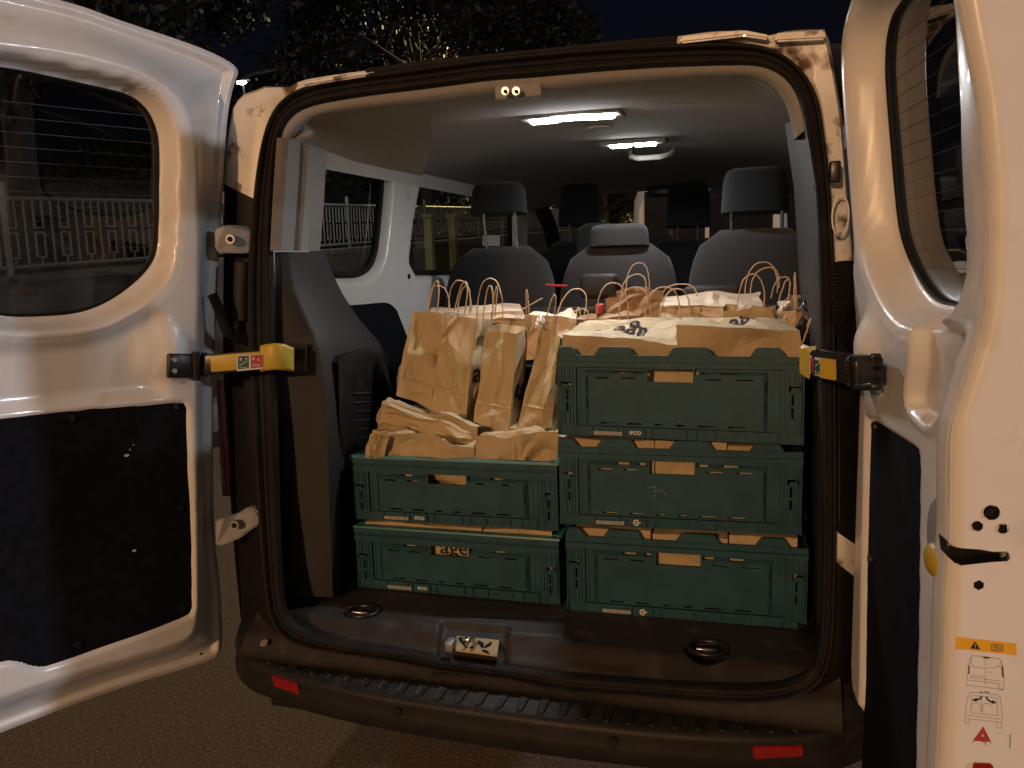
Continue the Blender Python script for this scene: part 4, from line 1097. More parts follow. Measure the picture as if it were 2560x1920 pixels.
inkl('swing_arrow', [S3([(1140, 1242), (1116, 1252), (1136, 1260)]), S3([(1232, 1256), (1252, 1268), (1230, 1272)]), S3([(1160, 1204), (1172, 1207)]), S3([(1184, 1204), (1212, 1208)])], 2.4, M['ink'])
tri = S3([(1178, 1408), (1222, 1496), (1118, 1490)])
fill_poly('red_triangle', [ep(x, y, 0.0016) for x, y in tri], M['st_red'], film)
fill_poly('triangle_core', [ep(x, y, 0.0020) for x, y in S3([(1174, 1452), (1184, 1468), (1164, 1467)])], M['st_white'], film)
inkl('triangle_stand', [S3([(1116, 1506), (1122, 1492), (1222, 1498), (1222, 1508)]), S3([(1168, 1498), (1196, 1502), (1190, 1512), (1196, 1520)])], 1.8, M['st_red'])
inkl('part_number', [S3([(1338, 1455), (1341, 1462), (1335, 1468), (1340, 1476), (1336, 1484), (1339, 1492), (1334, 1500), (1338, 1510), (1334, 1520), (1337, 1530), (1333, 1540)])], 2.2, M['ink_soft'])
fill_poly('red_reflector_mark', [ep(x, y, 0.002) for x, y in S3([(1114, 1630), (1126, 1620), (1218, 1624), (1234, 1640), (1232, 1700), (1112, 1700)])], M['reflector'], film, tuple(DR.d * 0.002))
# pictogram pressed in the grey panel
u, z = DR.inv(2342, 1185, 0.03)
# parts on the right pillar
box_obj('pillar_buffer', on_y(2087, 430, -0.012), (0.022, 0.02, 0.044), M['black'], van, bevel=0.004)
gaiter([on_y(x, y, Y) for x, y, Y in ((2112, 655, -.03), (2110, 720, -.04), (2108, 780, -.05), (2118, 830, -.06), (2140, 845, -.06))], 0.020, rr_)
tube_obj('pressed_slot', torus_pts(on_y(2101, 540, -0.008), 0.016, 22, 2.6, (1, 0, 0), (0, 0, 1)), 0.0022, M['paint_rust'], van, closed=True)

# ------------------------------------------------------------------ check straps
def strap(P, name_lab, sticker_px, par, bracket):
    """P: list of points along the arm; height vector z"""
    return
def bar_between(name, a, b, h, th, m, par, bevel=0.004):
    a, b = np.array(a), np.array(b); d = b - a; L = np.linalg.norm(d); x = Vector(d / L); z = Vector((0, 0, 1)); y = z.cross(x).normalized(); z2 = x.cross(y)
    R = Matrix((x, y, z2)).transposed()
    bm = bmesh.new(); add_box(bm, (a + b) / 2, (L, th, h), R, bevel)
    return bm_obj(name, bm, m, par, smooth=True, angle=50)
# left strap: from the door (near the ridge) to the body plate
ul, zl = DL.inv(455, 915, 0.02)
A0 = DL.p(ul, zl, 0.022)
sLp = lambda px, py, t: on_y(px, py, float(np.interp(t, [0, 1], [A0[1] + 0.0, 0.0])))
st = bpy.data.objects.new('check_strap', None); link(st, van)
u, z = DL.inv(457, 915, 0.03)
bar_between('bracket', DL.inv and DL.p(*DL.inv(418, 914, 0.028), 0.028), DL.p(*DL.inv(494, 915, 0.034), 0.034), 0.060, 0.018, M['black'], st)
for py in (899, 927):
    disc('rivet', DL.p(*DL.inv(436, py, 0.042), 0.042), 0.0065, M['chrome'], st, 14, 0.006, tuple(DL.n))
tube_obj('pivot_pin', [DL.p(*DL.inv(489, 880, 0.044), 0.044), DL.p(*DL.inv(491, 950, 0.044), 0.044)], 0.010, M['black'], st)
tube_obj('pivot_pin', [DL.p(*DL.inv(510, 882, 0.040), 0.040), DL.p(*DL.inv(511, 940, 0.040), 0.040)], 0.008, M['black'], st)
Yd = DL.p(*DL.inv(500, 915, 0.04), 0.04)[1]
yy = lambda px: float(np.interp(px, [490, 660, 735], [Yd, -0.075, -0.01]))
bar_between('arm', on_y(488, 915, yy(488)), on_y(660, 898, yy(660)), 0.052, 0.012, M['black'], st)
bar_between('arm_cover', on_y(526, 910, yy(526) - 0.008), on_y(655, 899, yy(655) - 0.008), 0.042, 0.008, M['yellow'], st, 0.003)
# hooked end
hk = [(650, 897, -0.082), (668, 893, -0.084), (690, 891, -0.08), (712, 893, -0.06), (726, 897, -0.035), (735, 900, 0.0)]
rows = []
for i, (x, y, Y) in enumerate(hk):
    hh_ = 33 - (i > 3) * 2
    rows.append([tuple(on_y(x, y - hh_ + 2, Y + 0.02)), tuple(on_y(x, y - hh_, Y)), tuple(on_y(x, y - hh_ + 8, Y - 0.004)), tuple(on_y(x, y + hh_ - 8, Y - 0.004)), tuple(on_y(x, y + hh_, Y)), tuple(on_y(x, y + hh_, Y + 0.02))])
loft('hook_cover', rows, M['yellow'], st)
for k, (px0, px1, mm) in enumerate(((594, 622, 'st_green'), (626, 656, 'st_red'))):
    e = lambda x, y, o: on_y(x, y, yy(x) - 0.0135 - o)
    if k == 0:
        fill_poly('sticker_frame', [e(591, 889, 0), (e(658, 884, 0)), e(657, 922, 0), e(592, 928, 0)], M['st_white'], st)
    s_ = fill_poly('strap_sticker', [e(px0 + 1, 891 - k * 3, .0006), e(px1, 889 - k * 3, .0006), e(px1, 920 - k * 2, .0006), e(px0 + 1, 923 - k * 2, .0006)], M[mm], st)
    bm = bmesh.new()
    add_tube(bm, [e(px0 + 5, 914 - k * 3, .001), e(px0 + 24, (902 if k == 0 else 912), .001)], 0.0011, 4)
    add_tube(bm, [e(px0 + 5, 919 - k * 3, .001), e(px0 + 24, 918 - k * 3, .001)], 0.0007, 4)
    bm_obj('pictogram_line', bm, M['st_white'], st)
    disc('pictogram_dot', e(px0 + (22 if k == 0 else 20), 897 + k * 2, .001), 0.0026, M['st_white'], st, 12, 0.001, (0, -1, 0))
    fill_poly('pictogram_lock', [e(px0 + 5, 896 - k * 2, .001), e(px0 + 10, 895 - k * 2, .001), e(px0 + 10, 901 - k * 2, .001), e(px0 + 5, 902 - k * 2, .001)], M['st_white'], st)
pl = [on_y(x, y, 0.03) for x, y in ((690, 860), (763, 860), (763, 930), (690, 930))]
fill_poly('strap_plate', pl, M['black'], st, (0, 0.01, 0))
# right strap
sr = bpy.data.objects.new('check_strap', None); link(sr, van)
yr = lambda px: float(np.interp(px, [2005, 2030, 2060, 2100, 2180], [0.0, -0.075, -0.11, -0.13, -0.16]))
rows = []
for x, t0, b0 in ((1999, 872, 932), (2004, 869, 938), (2012, 871, 942), (2024, 876, 946)):
    Y = yr(x) ; 
    rows.append([tuple(on_y(x + 4, t0 - 8, Y + 0.03)), tuple(on_y(x, t0, Y)), tuple(on_y(x, b0, Y)), tuple(on_y(x + 3, b0 + 3, Y + 0.03))])
loft('hook_cover', rows, M['yellow'], sr)
cov = lambda L, o: [on_y(x, y, yr(x) - o) for x, y in L]
fill_poly('hook_cover', cov([(2000, 874), (2012, 871), (2040, 866), (2041, 874), (2026, 880), (2024, 947), (2014, 943), (2003, 934)], 0.006), M['yellow'], sr, (0, 0.012, 0))
fill_poly('arm_cover', cov([(2050, 895), (2090, 901), (2091, 948), (2088, 951), (2050, 944)], 0.012), M['yellow'], sr, (0, 0.012, 0))
fill_poly('sticker_frame', cov([(2024, 890), (2051, 896), (2051, 942), (2025, 935)], 0.0125), M['st_white'], sr, (0, 0.006, 0))
s_ = fill_poly('strap_sticker', cov([(2036, 899), (2049, 902), (2049, 937), (2036, 934)], 0.0135), M['st_green'], sr)
fill_poly('strap_sticker', cov([(2025, 893), (2034, 895), (2034, 933), (2026, 930)], 0.0135), M['st_red'], sr)
bm = bmesh.new(); add_tube(bm, cov([(2038, 916), (2048, 906)], 0.0142), 0.0009, 4)
bm_obj('pictogram_line', bm, M['st_white'], sr)
for px, py in ((2039, 929), (2046, 932)): disc('pictogram_dot', on_y(px, py, yr(px) - 0.0142), 0.0016, M['st_white'], sr, 10, 0.001, (0, -1, 0))
bar_between('arm', on_y(2032, 907, yr(2032)), on_y(2140, 925, yr(2140)), 0.062, 0.014, M['black'], sr)
tube_obj('coil_spring', [on_y(2122 + (3 if i % 2 else -3), 895 + i * 5.2, yr(2122) - 0.012) for i in range(14)], 0.006, M['black'], sr)
tube_obj('pivot_pin', [on_y(2142, 888, yr(2142)), on_y(2146, 972, yr(2146))], 0.014, M['black'], sr)
brk = [DR.inv(x, y, 0.02) for x, y in ((2165, 890), (2199, 888), (2200, 965), (2166, 970))]
fill_poly('bracket', [DR.p(u, z, 0.02) for u, z in brk], M['black'], sr, tuple(DR.n * 0.016))
for dy in (0, 28):
    q = DR.inv(2192, 906 + dy, 0.037); disc('bolt_head', DR.p(*q, 0.037), 0.011, M['rubber'], sr, 6, 0.014, tuple(DR.n))
bar_between('bracket_arm', on_y(2140, 894, yr(2140)), DR.p(*DR.inv(2190, 893, 0.028), 0.028), 0.014, 0.02, M['black'], sr)
bar_between('bracket_arm', on_y(2140, 968, yr(2140)), DR.p(*DR.inv(2190, 966, 0.028), 0.028), 0.014, 0.02, M['black'], sr)

# ================================================================== CRATES
def relief_panel(W, H, paints, t=0.016):
    xs = sorted({0.0, W} | {round(a, 5) for p in paints for a in p[:2]}); zs = sorted({0.0, H} | {round(a, 5) for p in paints for a in p[2:4]})
    nx, nz = len(xs) - 1, len(zs) - 1
    D = np.zeros((nx, nz)); D[:] = 0.0
    cx = (np.array(xs[1:]) + np.array(xs[:-1])) / 2; cz = (np.array(zs[1:]) + np.array(zs[:-1])) / 2
    for x0, x1, z0, z1, d in paints:
        D[np.ix_((cx > x0) & (cx < x1), (cz > z0) & (cz < z1))] = np.nan if d is None else d
    V, F, idx = [], [], {}
    def v(x, y, z):
        k = (round(x, 5), round(y, 5), round(z, 5))
        if k not in idx: idx[k] = len(V); V.append(k)
        return idx[k]
    TH = 0.0055
    def cell(i, j): return np.nan if not (0 <= i < nx and 0 <= j < nz) else D[i, j]
    for i in range(nx):
        for j in range(nz):
            x0, x1, z0, z1 = xs[i], xs[i + 1], zs[j], zs[j + 1]; d = D[i, j]
            if not np.isnan(d):
                F.append((v(x0, -d, z0), v(x1, -d, z0), v(x1, -d, z1), v(x0, -d, z1)))
                yb = -d + TH
                F.append((v(x0, yb, z1), v(x1, yb, z1), v(x1, yb, z0), v(x0, yb, z0)))
                for (i2, j2, a, b) in ((i + 1, j, (x1, z0), (x1, z1)), (i, j + 1, (x1, z1), (x0, z1)), (i - 1, j, (x0, z1), (x0, z0)), (i, j - 1, (x0, z0), (x1, z0))):
                    e = cell(i2, j2)
                    if np.isnan(e):
                        F.append((v(a[0], -d, a[1]), v(a[0], yb, a[1]), v(b[0], yb, b[1]), v(b[0], -d, b[1])))
                    elif e < d - 1e-7:
                        F.append((v(a[0], -d, a[1]), v(a[0], -e, a[1]), v(b[0], -e, b[1]), v(b[0], -d, b[1])))
                        F.append((v(b[0], yb, b[1]), v(b[0], -e + TH, b[1]), v(a[0], -e + TH, a[1]), v(a[0], yb, a[1])))
    return V, F
mm = lambda L: [(a / 1000, b / 1000, c / 1000, d / 1000, None if e is None else e / 1000) for a, b, c, d, e in L]
def crate_paints(kind):
    tall = kind == 'R'
    H = 208 if tall else 180
    P = [(0, 600, 0, H, -10)]
    zt = 178 if tall else 142
    for s in (0, 1):
        X = lambda a, b: (a, b) if s == 0 else (600 - b, 600 - a)
        P += [(*X(1, 50), 24, zt, -2), (*X(54, 74), 30, zt - 10, -7), (*X(59, 69), 34, zt - 14, -9)]
        for a in (6, 11, 19.5, 33, 41): P.append((*X(a, a + 2.2), 30, zt - 6, -6))
        P += [(*X(8, 38), zt - 52, zt - 34, 0), (*X(12, 36), zt - 45, zt - 39, None), (*X(30, 36), zt - 52, zt - 39, None)]
        z1 = zt - 58
        P += [(*X(24, 29.5), z1 - 27, z1, None), (*X(24, 29.5), z1 - 58, z1 - 33, None)]
        for zz in range(34, int(z1 - 62), 9): P.append((*X(4, 20), zz, zz + 3, 0))
    pt = zt - 12
    P += [(76, 515, 28, pt, -5.0), (79, 512, 30, pt - 3, 0.0), (82, 509, 30, pt - 7, 1.5), (82, 509, 30, 42, -1.0), (79, 86, 34, pt - 8, -1.0), (505, 512, 34, pt - 8, -1.0)]
    # rim
    if tall:
        P += [(0, 600, 178, 191, 4), (0, 600, 188.5, 191, 5), (0, 600, 191, 208, -2), (0, 600, 205, 208, 2)]
        for x in (8, 53, 202, 283, 392, 475, 557): P.append((x - 1.2, x + 1.2, 191, 205, 1.5))
        for x in (110, 240, 330, 430, 520): P.append((x - 4, x + 4, 199, 202, -5))
    else:
        P += [(0, 600, 142, 158, 3), (0, 600, 158, 161, -3), (0, 600, 161, 163, 0), (0, 600, 163, 166, -3), (0, 600, 166, 180, 4)]
    hz = (143, 176) if tall else (114, 141)
    P += [(228, 349, hz[0] - 4, hz[1] + 3, 2.2), (233, 344, hz[0], hz[1], None)]
    za, zb = (163, 149) if tall else (130, 117)
    for a, b in ((147, 182), (203, 222), (350, 376), (411, 448)): 
        if tall or a in (147, 411): P.append((a, b, za, za + 4.5, None))
    for a, b in ((102, 137), (168, 203), (373, 411), (446, 484)): P.append((a, b, zb, zb + 4.5, None))
    if tall:
        for z0, z1 in ((120, 148), (72, 98)): P += [(76, 80.5, z0, z1, None), (511, 515.5, z0, z1, None)]
    else:
        P += [(78, 81, 68, 108, None), (507, 511.5, 68, 106, None)]
    for a, b in ((113, 150), (182, 217), (250, 270), (303, 323), (356, 395), (428, 467)): P.append((a, b, 33, 37.5, None))
    P += [(0, 600, 0, 26, 0)]
    for a, b, c, d, e in ((8, 42, 3, 22, -2.5), (46, 92, 3, 20, -2.5), (93, 96, 0, 26, -5), (96, 110, 11, 20, -3), (110, 157, 17, 24, -2.5), (96, 168, 4, 15, -1), (158, 161, 14, 26, -5), (172, 175, 0, 26, -5), (177, 224, 2, 23, 1), (225, 228, 0, 26, -5), (229, 243, 8, 18, -3), (244, 247, 0, 26, -5), (250, 326, 3, 22, -2.5), (328, 331, 0, 26, -5), (332, 350, 8, 18, -3), (352, 355, 0, 26, -5), (358, 394, 3, 20, -2.5), (396, 399, 2, 26, -5), (400, 420, 12, 20, -3), (422, 466, 12, 24, -2.5), (468, 471, 6, 26, -5), (400, 470, 1, 8, 1.5), (498, 501, 0, 26, -5), (504, 520, 3, 21, -2.5), (521, 540, 3, 21, -2.5), (542, 545, 0, 26, -5), (546, 562, 2, 9, -3), (546, 562, 13, 24, -4), (564, 567, 0, 26, -5), (570, 596, 3, 22, -2)):
        P.append((a, b, c, d, e))
    return mm(P), H / 1000
def side_paints(H):
    h = H * 1000
    P = [(0, 400, 0, h, -4), (0, 400, h - 22, h, 2), (0, 400, 0, 24, 0), (2, 40, 24, h - 22, -1), (360, 398, 24, h - 22, -1), (60, 340, 34, h - 36, -1), (150, 250, h - 62, h - 34, None)]
    for a in (80, 130, 230, 280): P.append((a, a + 32, 36, 41, None))
    return mm(P)
TABS = [(0, 55, 8, 37), (98, 200, 113, 187), (282, 392, 297, 377), (475, 558, 490, 543)]
CM = {}
def mesh_of(key, fn):
    if key not in CM: CM[key] = fn()
    return CM[key]
def new_mesh(name, V, F, m):
    me = bpy.data.meshes.new(name); me.from_pydata([tuple(v) for v in V], [], F); me.materials.append(m); me.update(); return me
def tab_mesh():
    out = []
    for a, b, c, d in TABS:
        y0, y1 = -0.001, 0.010
        q = [(a, 207), (b, 207), (d, 229), (c, 229)]
        V = [(x / 1000, y0, z / 1000) for x, z in q] + [(x / 1000, y1, z / 1000) for x, z in q]
        F = [(0, 1, 2, 3), (7, 6, 5, 4), (0, 4, 5, 1), (1, 5, 6, 2), (2, 6, 7, 3), (3, 7, 4, 0)]
        me = new_mesh('tab', V, F, M['crate'])
        bm = bmesh.new(); bm.from_mesh(me); bmesh.ops.bevel(bm, geom=list(bm.edges), offset=0.0018, segments=2, affect='EDGES'); bm.to_mesh(me); bm.free()
        out.append(me)
    return out
def add_child(par, name, me, loc=(0, 0, 0), rz=0.0):
    o = bpy.data.objects.new(name, me); o.location = loc; o.rotation_euler = (0, 0, rz); return link(o, par)
CRATE_GROUP = 'green folding crates stacked in the boot'
def crate(kind, X, Y, Z, rot, label, logo=None, front=True):
    t = thing('folding_crate', label, 'crate', (X, Y, Z), CRATE_GROUP, math.radians(rot))
    def fm():
        P, H = crate_paints(kind); V, F = relief_panel(0.6, H, P)
        zt_ = (178 if kind == 'R' else 142) - 12
        gaps = [(228, 349)] + ([(147, 182), (203, 222), (350, 376), (411, 448)] if kind == 'R' else [(147, 182), (411, 446)])
        ed = sorted([74, 517] + [e for g in gaps for e in g])
        def qd(*p):
            k = len(V); V.extend([(a / 1000, -d / 1000, c / 1000) for a, d, c in p]); F.append((k, k + 1, k + 2, k + 3))
        for a, b in zip(ed[:-1], ed[1:]):
            m_ = (a + b) / 2
            if any(g0 < m_ < g1 for g0, g1 in gaps): continue
            ai, bi = max(a, 82), min(b, 509)
            qd((ai, 1.7, zt_ - 8), (bi, 1.7, zt_ - 8), (b, -9.6, zt_ + 3), (a, -9.6, zt_ + 3))
        qd((74, -9.6, zt_ + 3), (74, -9.6, 27), (82, 1.6, 33), (82, 1.6, zt_ - 8))
        qd((517, -9.6, 27), (517, -9.6, zt_ + 3), (509, 1.6, zt_ - 8), (509, 1.6, 33))
        return new_mesh('long_wall', V, F, M['crate']), H
    me, H = mesh_of('w' + kind, fm)
    add_child(t, 'long_wall', me)
    add_child(t, 'long_wall', me, (0.6, 0.4, 0), math.pi)
    def sm():
        V, F = relief_panel(0.4, H, side_paints(H)); return new_mesh('short_wall', V, F, M['crate'])
    ms = mesh_of('s' + kind, sm)
    add_child(t, 'short_wall', ms, (0.6 - 0.003, 0.0, 0), math.pi / 2)
    add_child(t, 'short_wall', ms, (0.003, 0.4, 0), -math.pi / 2)
    mb = mesh_of('b', lambda: (lambda V, F: new_mesh('base', V, F, M['crate']))(*[[(0.01, 0.01, 0.008), (0.59, 0.01, 0.008), (0.59, 0.39, 0.008), (0.01, 0.39, 0.008)], [(0, 1, 2, 3)]]))
    add_child(t, 'base', mb)
    if kind == 'L':
        def rm():
            V, F = [], []
            for (x0, x1, y0, y1) in ((-0.004, 0.604, -0.004, 0.024), (-0.004, 0.604, 0.376, 0.404), (-0.004, 0.026, 0.024, 0.376), (0.574, 0.604, 0.024, 0.376)):
                k = len(V)
                V += [(x0, y0, 0.1795), (x1, y0, 0.1795), (x1, y1, 0.1795), (x0, y1, 0.1795), (x0 + .002, y0 + .002, 0.1845), (x1 - .002, y0 + .002, 0.1845), (x1 - .002, y1 - .002, 0.1845), (x0 + .002, y1 - .002, 0.1845)]
                F += [(k, k + 3, k + 2, k + 1), (k + 4, k + 5, k + 6, k + 7), (k, k + 1, k + 5, k + 4), (k + 1, k + 2, k + 6, k + 5), (k + 2, k + 3, k + 7, k + 6), (k + 3, k, k + 4, k + 7)]
            return new_mesh('rim', V, F, M['crate_rim_lit'])
        add_child(t, 'rim', mesh_of('rimL', rm))
    if kind == 'R':
        for tm in mesh_of('tabs', tab_mesh):
            add_child(t, 'tab', tm)
            add_child(t, 'tab', tm, (0.6, 0.4, 0), math.pi)
    if logo:
        def bar():
            V, F = [], []
            rg = random.Random(3); x = 95.0
            V += [(0.095, -0.0019, 0.0052), (0.168, -0.0019, 0.0052), (0.168, -0.0019, 0.0142), (0.095, -0.0019, 0.0142)]; F.append((0, 1, 2, 3))
            return new_mesh('barcode_label', V, F, M['bar'])
        bl = add_child(t, 'barcode_label', mesh_of('bar', bar))
        def stripes():
            V, F = [], []; rg = random.Random(3); x = 97.5
            while x < 164:
                w = rg.choice((0.5, 0.8, 1.2, 1.6)); k = len(V)
                V += [(x / 1000, -0.0023, 0.0062), ((x + w) / 1000, -0.0023, 0.0062), ((x + w) / 1000, -0.0023, 0.0134), (x / 1000, -0.0023, 0.0134)]; F.append((k, k + 1, k + 2, k + 3))
                x += w + rg.choice((0.8, 1.1, 1.6, 2.2))
            return new_mesh('barcode', V, F, M['ink_soft'])
        add_child(bl, 'barcode', mesh_of('barst', stripes))
        if logo == 'IFCO':
            def lg():
                V, F = text_verts('IFCO', 0.0125, 0.00045)
                return new_mesh('lettering', [(0.202 + v.x * 1.05, -0.0014, 0.0125 + v.y) for v in V], F, M['logo'])
            add_child(t, 'lettering', mesh_of('ifco', lg))
        else:
            def cg():
                V, F = [], []
                n = 15
                for k in range(n + 1):
                    a = math.radians(55 + 250 * k / n)
                    for r in (0.0082, 0.0048): V.append((0.2 + r * 1.1 * math.cos(a), -0.0014, 0.013 + r * math.sin(a)))
                F = [(2 * k, 2 * k + 1, 2 * k + 3, 2 * k + 2) for k in range(n)]
                k = len(V)
                V += [(0.2 + x, -0.0014, 0.013 + z) for x, z in ((-0.002, 0.0), (0.004, 0.0042), (0.004, -0.0042), (0.004, 0.0018), (0.010, 0.0018), (0.010, -0.0018), (0.004, -0.0018))]
                F += [(k, k + 1, k + 2), (k + 3, k + 4, k + 5, k + 6)]
                return new_mesh('emblem', V, F, M['logo'])
            add_child(t, 'emblem', mesh_of('emb', cg))
    return t
HR_, HL_ = 0.2385, 0.2005
crate('R', 0.080, 0.142, FLOOR + 0.002, 2.2, 'green folding crate at the bottom of the right stack, standing on the boot floor', 'C')
mid_crate = crate('R', 0.064, 0.151, FLOOR + 0.002 + HR_ * 0.985, 2.8, 'green folding crate in the middle of the right stack, pale scuff on its panel', 'C')
crate('R', 0.062, 0.160, FLOOR + 0.002 + HR_ * 1.975, -2.6, 'green folding crate on top of the right stack, flat white bags lying in it', 'IFCO')
crate('L', -0.546, 0.166, FLOOR + 0.002, 0.7, 'green low crate at the bottom of the left stack, print showing in its handle hole', 'IFCO')
crate('L', -0.551, 0.178, FLOOR + 0.002 + HL_, 1.6, 'green low crate on top of the left stack, crumpled bags lying in it', 'IFCO')
# the stacks behind, of which only rims and contents show
for k in range(3):
    crate('L', -0.566, 0.625, FLOOR + 0.002 + k * HL_, 1.0, ('crate at the foot of the hidden stack behind the standing bags', 'crate in the middle of the hidden stack behind the standing bags', 'crate whose teal rim shows behind the four standing bags')[k])
for k in range(3):
    crate('R', 0.090, 0.590, FLOOR + 0.002 + k * HR_ * 0.985, 1.0, ('crate at the foot of the hidden stack behind the right stack', 'crate in the middle of the hidden stack behind the right stack', 'crate under the farthest paper bags, behind the right stack')[k])
# scuff on the middle right crate
bm = bmesh.new(); rg = random.Random(4)
for _ in range(26):
    a = rg.uniform(0, 6.28); r = rg.uniform(0.002, 0.022); x = 0.252 + 1.3 * r * math.cos(a); z = 0.098 + 0.7 * r * math.sin(a); l = rg.uniform(0.001, 0.006); b_a = rg.uniform(-0.5, 0.9); w = rg.uniform(0.0004, 0.0011)
    dx, dz = math.cos(b_a) * l, math.sin(b_a) * l
    bm.faces.new([bm.verts.new(p) for p in ((x - dx, -0.0018, z - dz), (x + dz * 0.2, -0.0018, z - w), (x + dx, -0.0018, z + dz), (x - dz * 0.2, -0.0018, z + w))])
o = bm_obj('scuff', bm, mat('pale_scuff', (0.20, 0.24, 0.22), 0.8), mid_crate)

# ================================================================== PAPER BAGS
def creases(rng, n, amp):
    L = []
    for _ in range(n):
        a = rng.uniform(0, math.pi); c = rng.uniform(0.1, 0.9, 2); L.append((math.cos(a), math.sin(a), c[0], c[1], amp * rng.uniform(0.4, 1.0) * rng.choice((-1, 1)), rng.uniform(0.05, 0.30)))
    return L
def crease_val(L, u, v):
    r = np.zeros_like(u)
    for cx, sx, a, b, k, wd in L:
        d = np.abs((u - a) * cx + (v - b) * sx)
        along = (u - a) * -sx + (v - b) * cx
        r = r + k * np.maximum(0, 1 - d / wd) * np.maximum(0.0, 1 - np.abs(along) / 0.85)
    return r
BAGS = 'brown paper carrier bags in the van'
def bag(label, front, back, m, seed, open_faces=(), crumple=0.006, ncr=8, sag=0.0, text=None, handles=(), res=34, warp=0.006, gusset=0.0, name='paper_bag'):
    """eight corners BL BR TR TL of the near and the far side; every face is a creased sheet"""
    f = [np.array(p, float) for p in front]; b = [np.array(p, float) for p in back]
    c0 = np.mean([f[0], f[1], b[0], b[1]], 0)
    t = thing(name, label, 'paper bag', tuple(c0), BAGS)
    rng = np.random.default_rng(seed)
    faces = {'front': (f[0], f[1], f[2], f[3]), 'right': (f[1], b[1], b[2], f[2]), 'back': (b[1], b[0], b[3], b[2]), 'left': (b[0], f[0], f[3], b[3]), 'top': (f[3], f[2], b[2], b[3]), 'bottom': (b[0], b[1], f[1], f[0])}
    V, F, funcs = [], [], {}
    cen = np.mean(f + b, 0)
    for fn, (a, bb, c, d) in faces.items():
        if fn in open_faces: continue
        L = creases(rng, max(4, ncr - 4), crumple) + creases(rng, 3, crumple * 0.5)
        nrm = np.cross(bb - a, d - a); nrm = nrm / (np.linalg.norm(nrm) + 1e-9)
        if nrm @ ((a + bb + c + d) / 4 - cen) < 0: nrm = -nrm
        def ev(u, v, off=0.0, a=a, bb=bb, c=c, d=d, L=L, nrm=nrm, fn=fn):
            u = np.asarray(u, float); v = np.asarray(v, float)
            P = ((1 - u) * (1 - v))[..., None] * a + (u * (1 - v))[..., None] * bb + (u * v)[..., None] * c + ((1 - u) * v)[..., None] * d
            edge = np.clip(np.minimum(np.minimum(u, 1 - u), np.minimum(v, 1 - v)) * 9, 0, 1)
            h = crease_val(L, u, v) * edge
            if fn == 'front' and gusset is not None and 'bottom' in open_faces and 'top' in open_faces:
                h = h + edge * (0.004 * np.maximum(0, 1 - np.abs(v - 0.24) / 0.02) - 0.006 * np.maximum(0, 0.24 - v) + 0.012 * np.maximum(0, 1 - (np.abs(u - 0.5) + np.abs(v - 0.0) * 2.2) / 0.55))
            if fn in ('left', 'right') and gusset: h = h - gusset * (1 - np.abs(2 * u - 1)) * sstep(v, 0.15, 1.0)
            if fn == 'top' and sag: h = h - sag * np.sin(math.pi * u) * np.sin(math.pi * v)
            P = P + (h + off)[..., None] * nrm
            W = np.array([noise.noise_vector(Vector(p) * 9.0 + Vector((seed * 3.1, 0, 0))) for p in P.reshape(-1, 3)]).reshape(P.shape)
            W2 = np.array([noise.noise_vector(Vector(p) * 26.0 + Vector((0, seed * 1.7, 0))) for p in P.reshape(-1, 3)]).reshape(P.shape)
            return P + W * warp + W2 * warp * 0.35
        funcs[fn] = ev
        n = 12
        bm = bmesh.new()
        gv = [[bm.verts.new((i / n, j / n, 0)) for j in range(n + 1)] for i in range(n + 1)]
        for i in range(n):
            for j in range(n): bm.faces.new((gv[i][j], gv[i + 1][j], gv[i + 1][j + 1], gv[i][j + 1]))
        cuts = [(cx_, sx_, ua + o * cx_, va + o * sx_) for cx_, sx_, ua, va, k_, wd in L for o in (-wd, 0, wd)]
        if fn == 'front' and 'top' in open_faces and 'bottom' in open_faces:
            cuts += [(0, 1, 0.5, 0.22), (0, 1, 0.5, 0.24), (0, 1, 0.5, 0.26), (1, 2.2, 0.5 + 0.55, 0), (-1, 2.2, 0.5 - 0.55, 0)]
        for cx_, sx_, ua, va in cuts:
            bmesh.ops.bisect_plane(bm, geom=bm.verts[:] + bm.edges[:] + bm.faces[:], plane_co=(ua, va, 0), plane_no=(cx_, sx_, 0), dist=1e-4)
        bm.verts.index_update()
        UV = np.array([(v.co.x, v.co.y) for v in bm.verts])
        P = ev(np.clip(UV[:, 0], 0, 1), np.clip(UV[:, 1], 0, 1)).reshape(-1, 3) - c0
        k = len(V); V += P.tolist()
        F += [[k + v.index for v in fc.verts] for fc in bm.faces]
        bm.free()
    mesh_obj('bag_paper', V, F, M[m], t, smooth=True, angle=7)
    if text:
        for fn, body, size, u0, v0, rot, asp in text:
            tv, tf = text_verts(body, 1.0, 0.012)
            bm = bmesh.new(); vs = [bm.verts.new((v.x, v.y, 0)) for v in tv]
            for q in tf:
                try: bm.faces.new([vs[i] for i in q])
                except ValueError: pass
            bmesh.ops.subdivide_edges(bm, edges=[e for e in bm.edges if e.calc_length() > 0.08], cuts=3, use_grid_fill=False)
            bmesh.ops.triangulate(bm, faces=bm.faces)
            bm.verts.ensure_lookup_table(); bm.verts.index_update()
            X = np.array([(v.co.x, v.co.y) for v in bm.verts]) * size
            cr, sr = math.cos(math.radians(rot)), math.sin(math.radians(rot))
            X = np.stack([X[:, 0] * cr - X[:, 1] * sr, X[:, 0] * sr + X[:, 1] * cr], 1)
            u = u0 + X[:, 0]; v = v0 + X[:, 1] * asp
            inside = (u > 0.01) & (u < 0.99) & (v > 0.01) & (v < 0.99)
            P = funcs[fn](np.clip(u, 0, 1), np.clip(v, 0, 1), 0.0030) - c0
            FF = [[v.index for v in fc.verts] for fc in bm.faces if all(inside[v.index] for v in fc.verts)]
            bm.free()
            mesh_obj('lettering', P, FF, M['ink'], t)
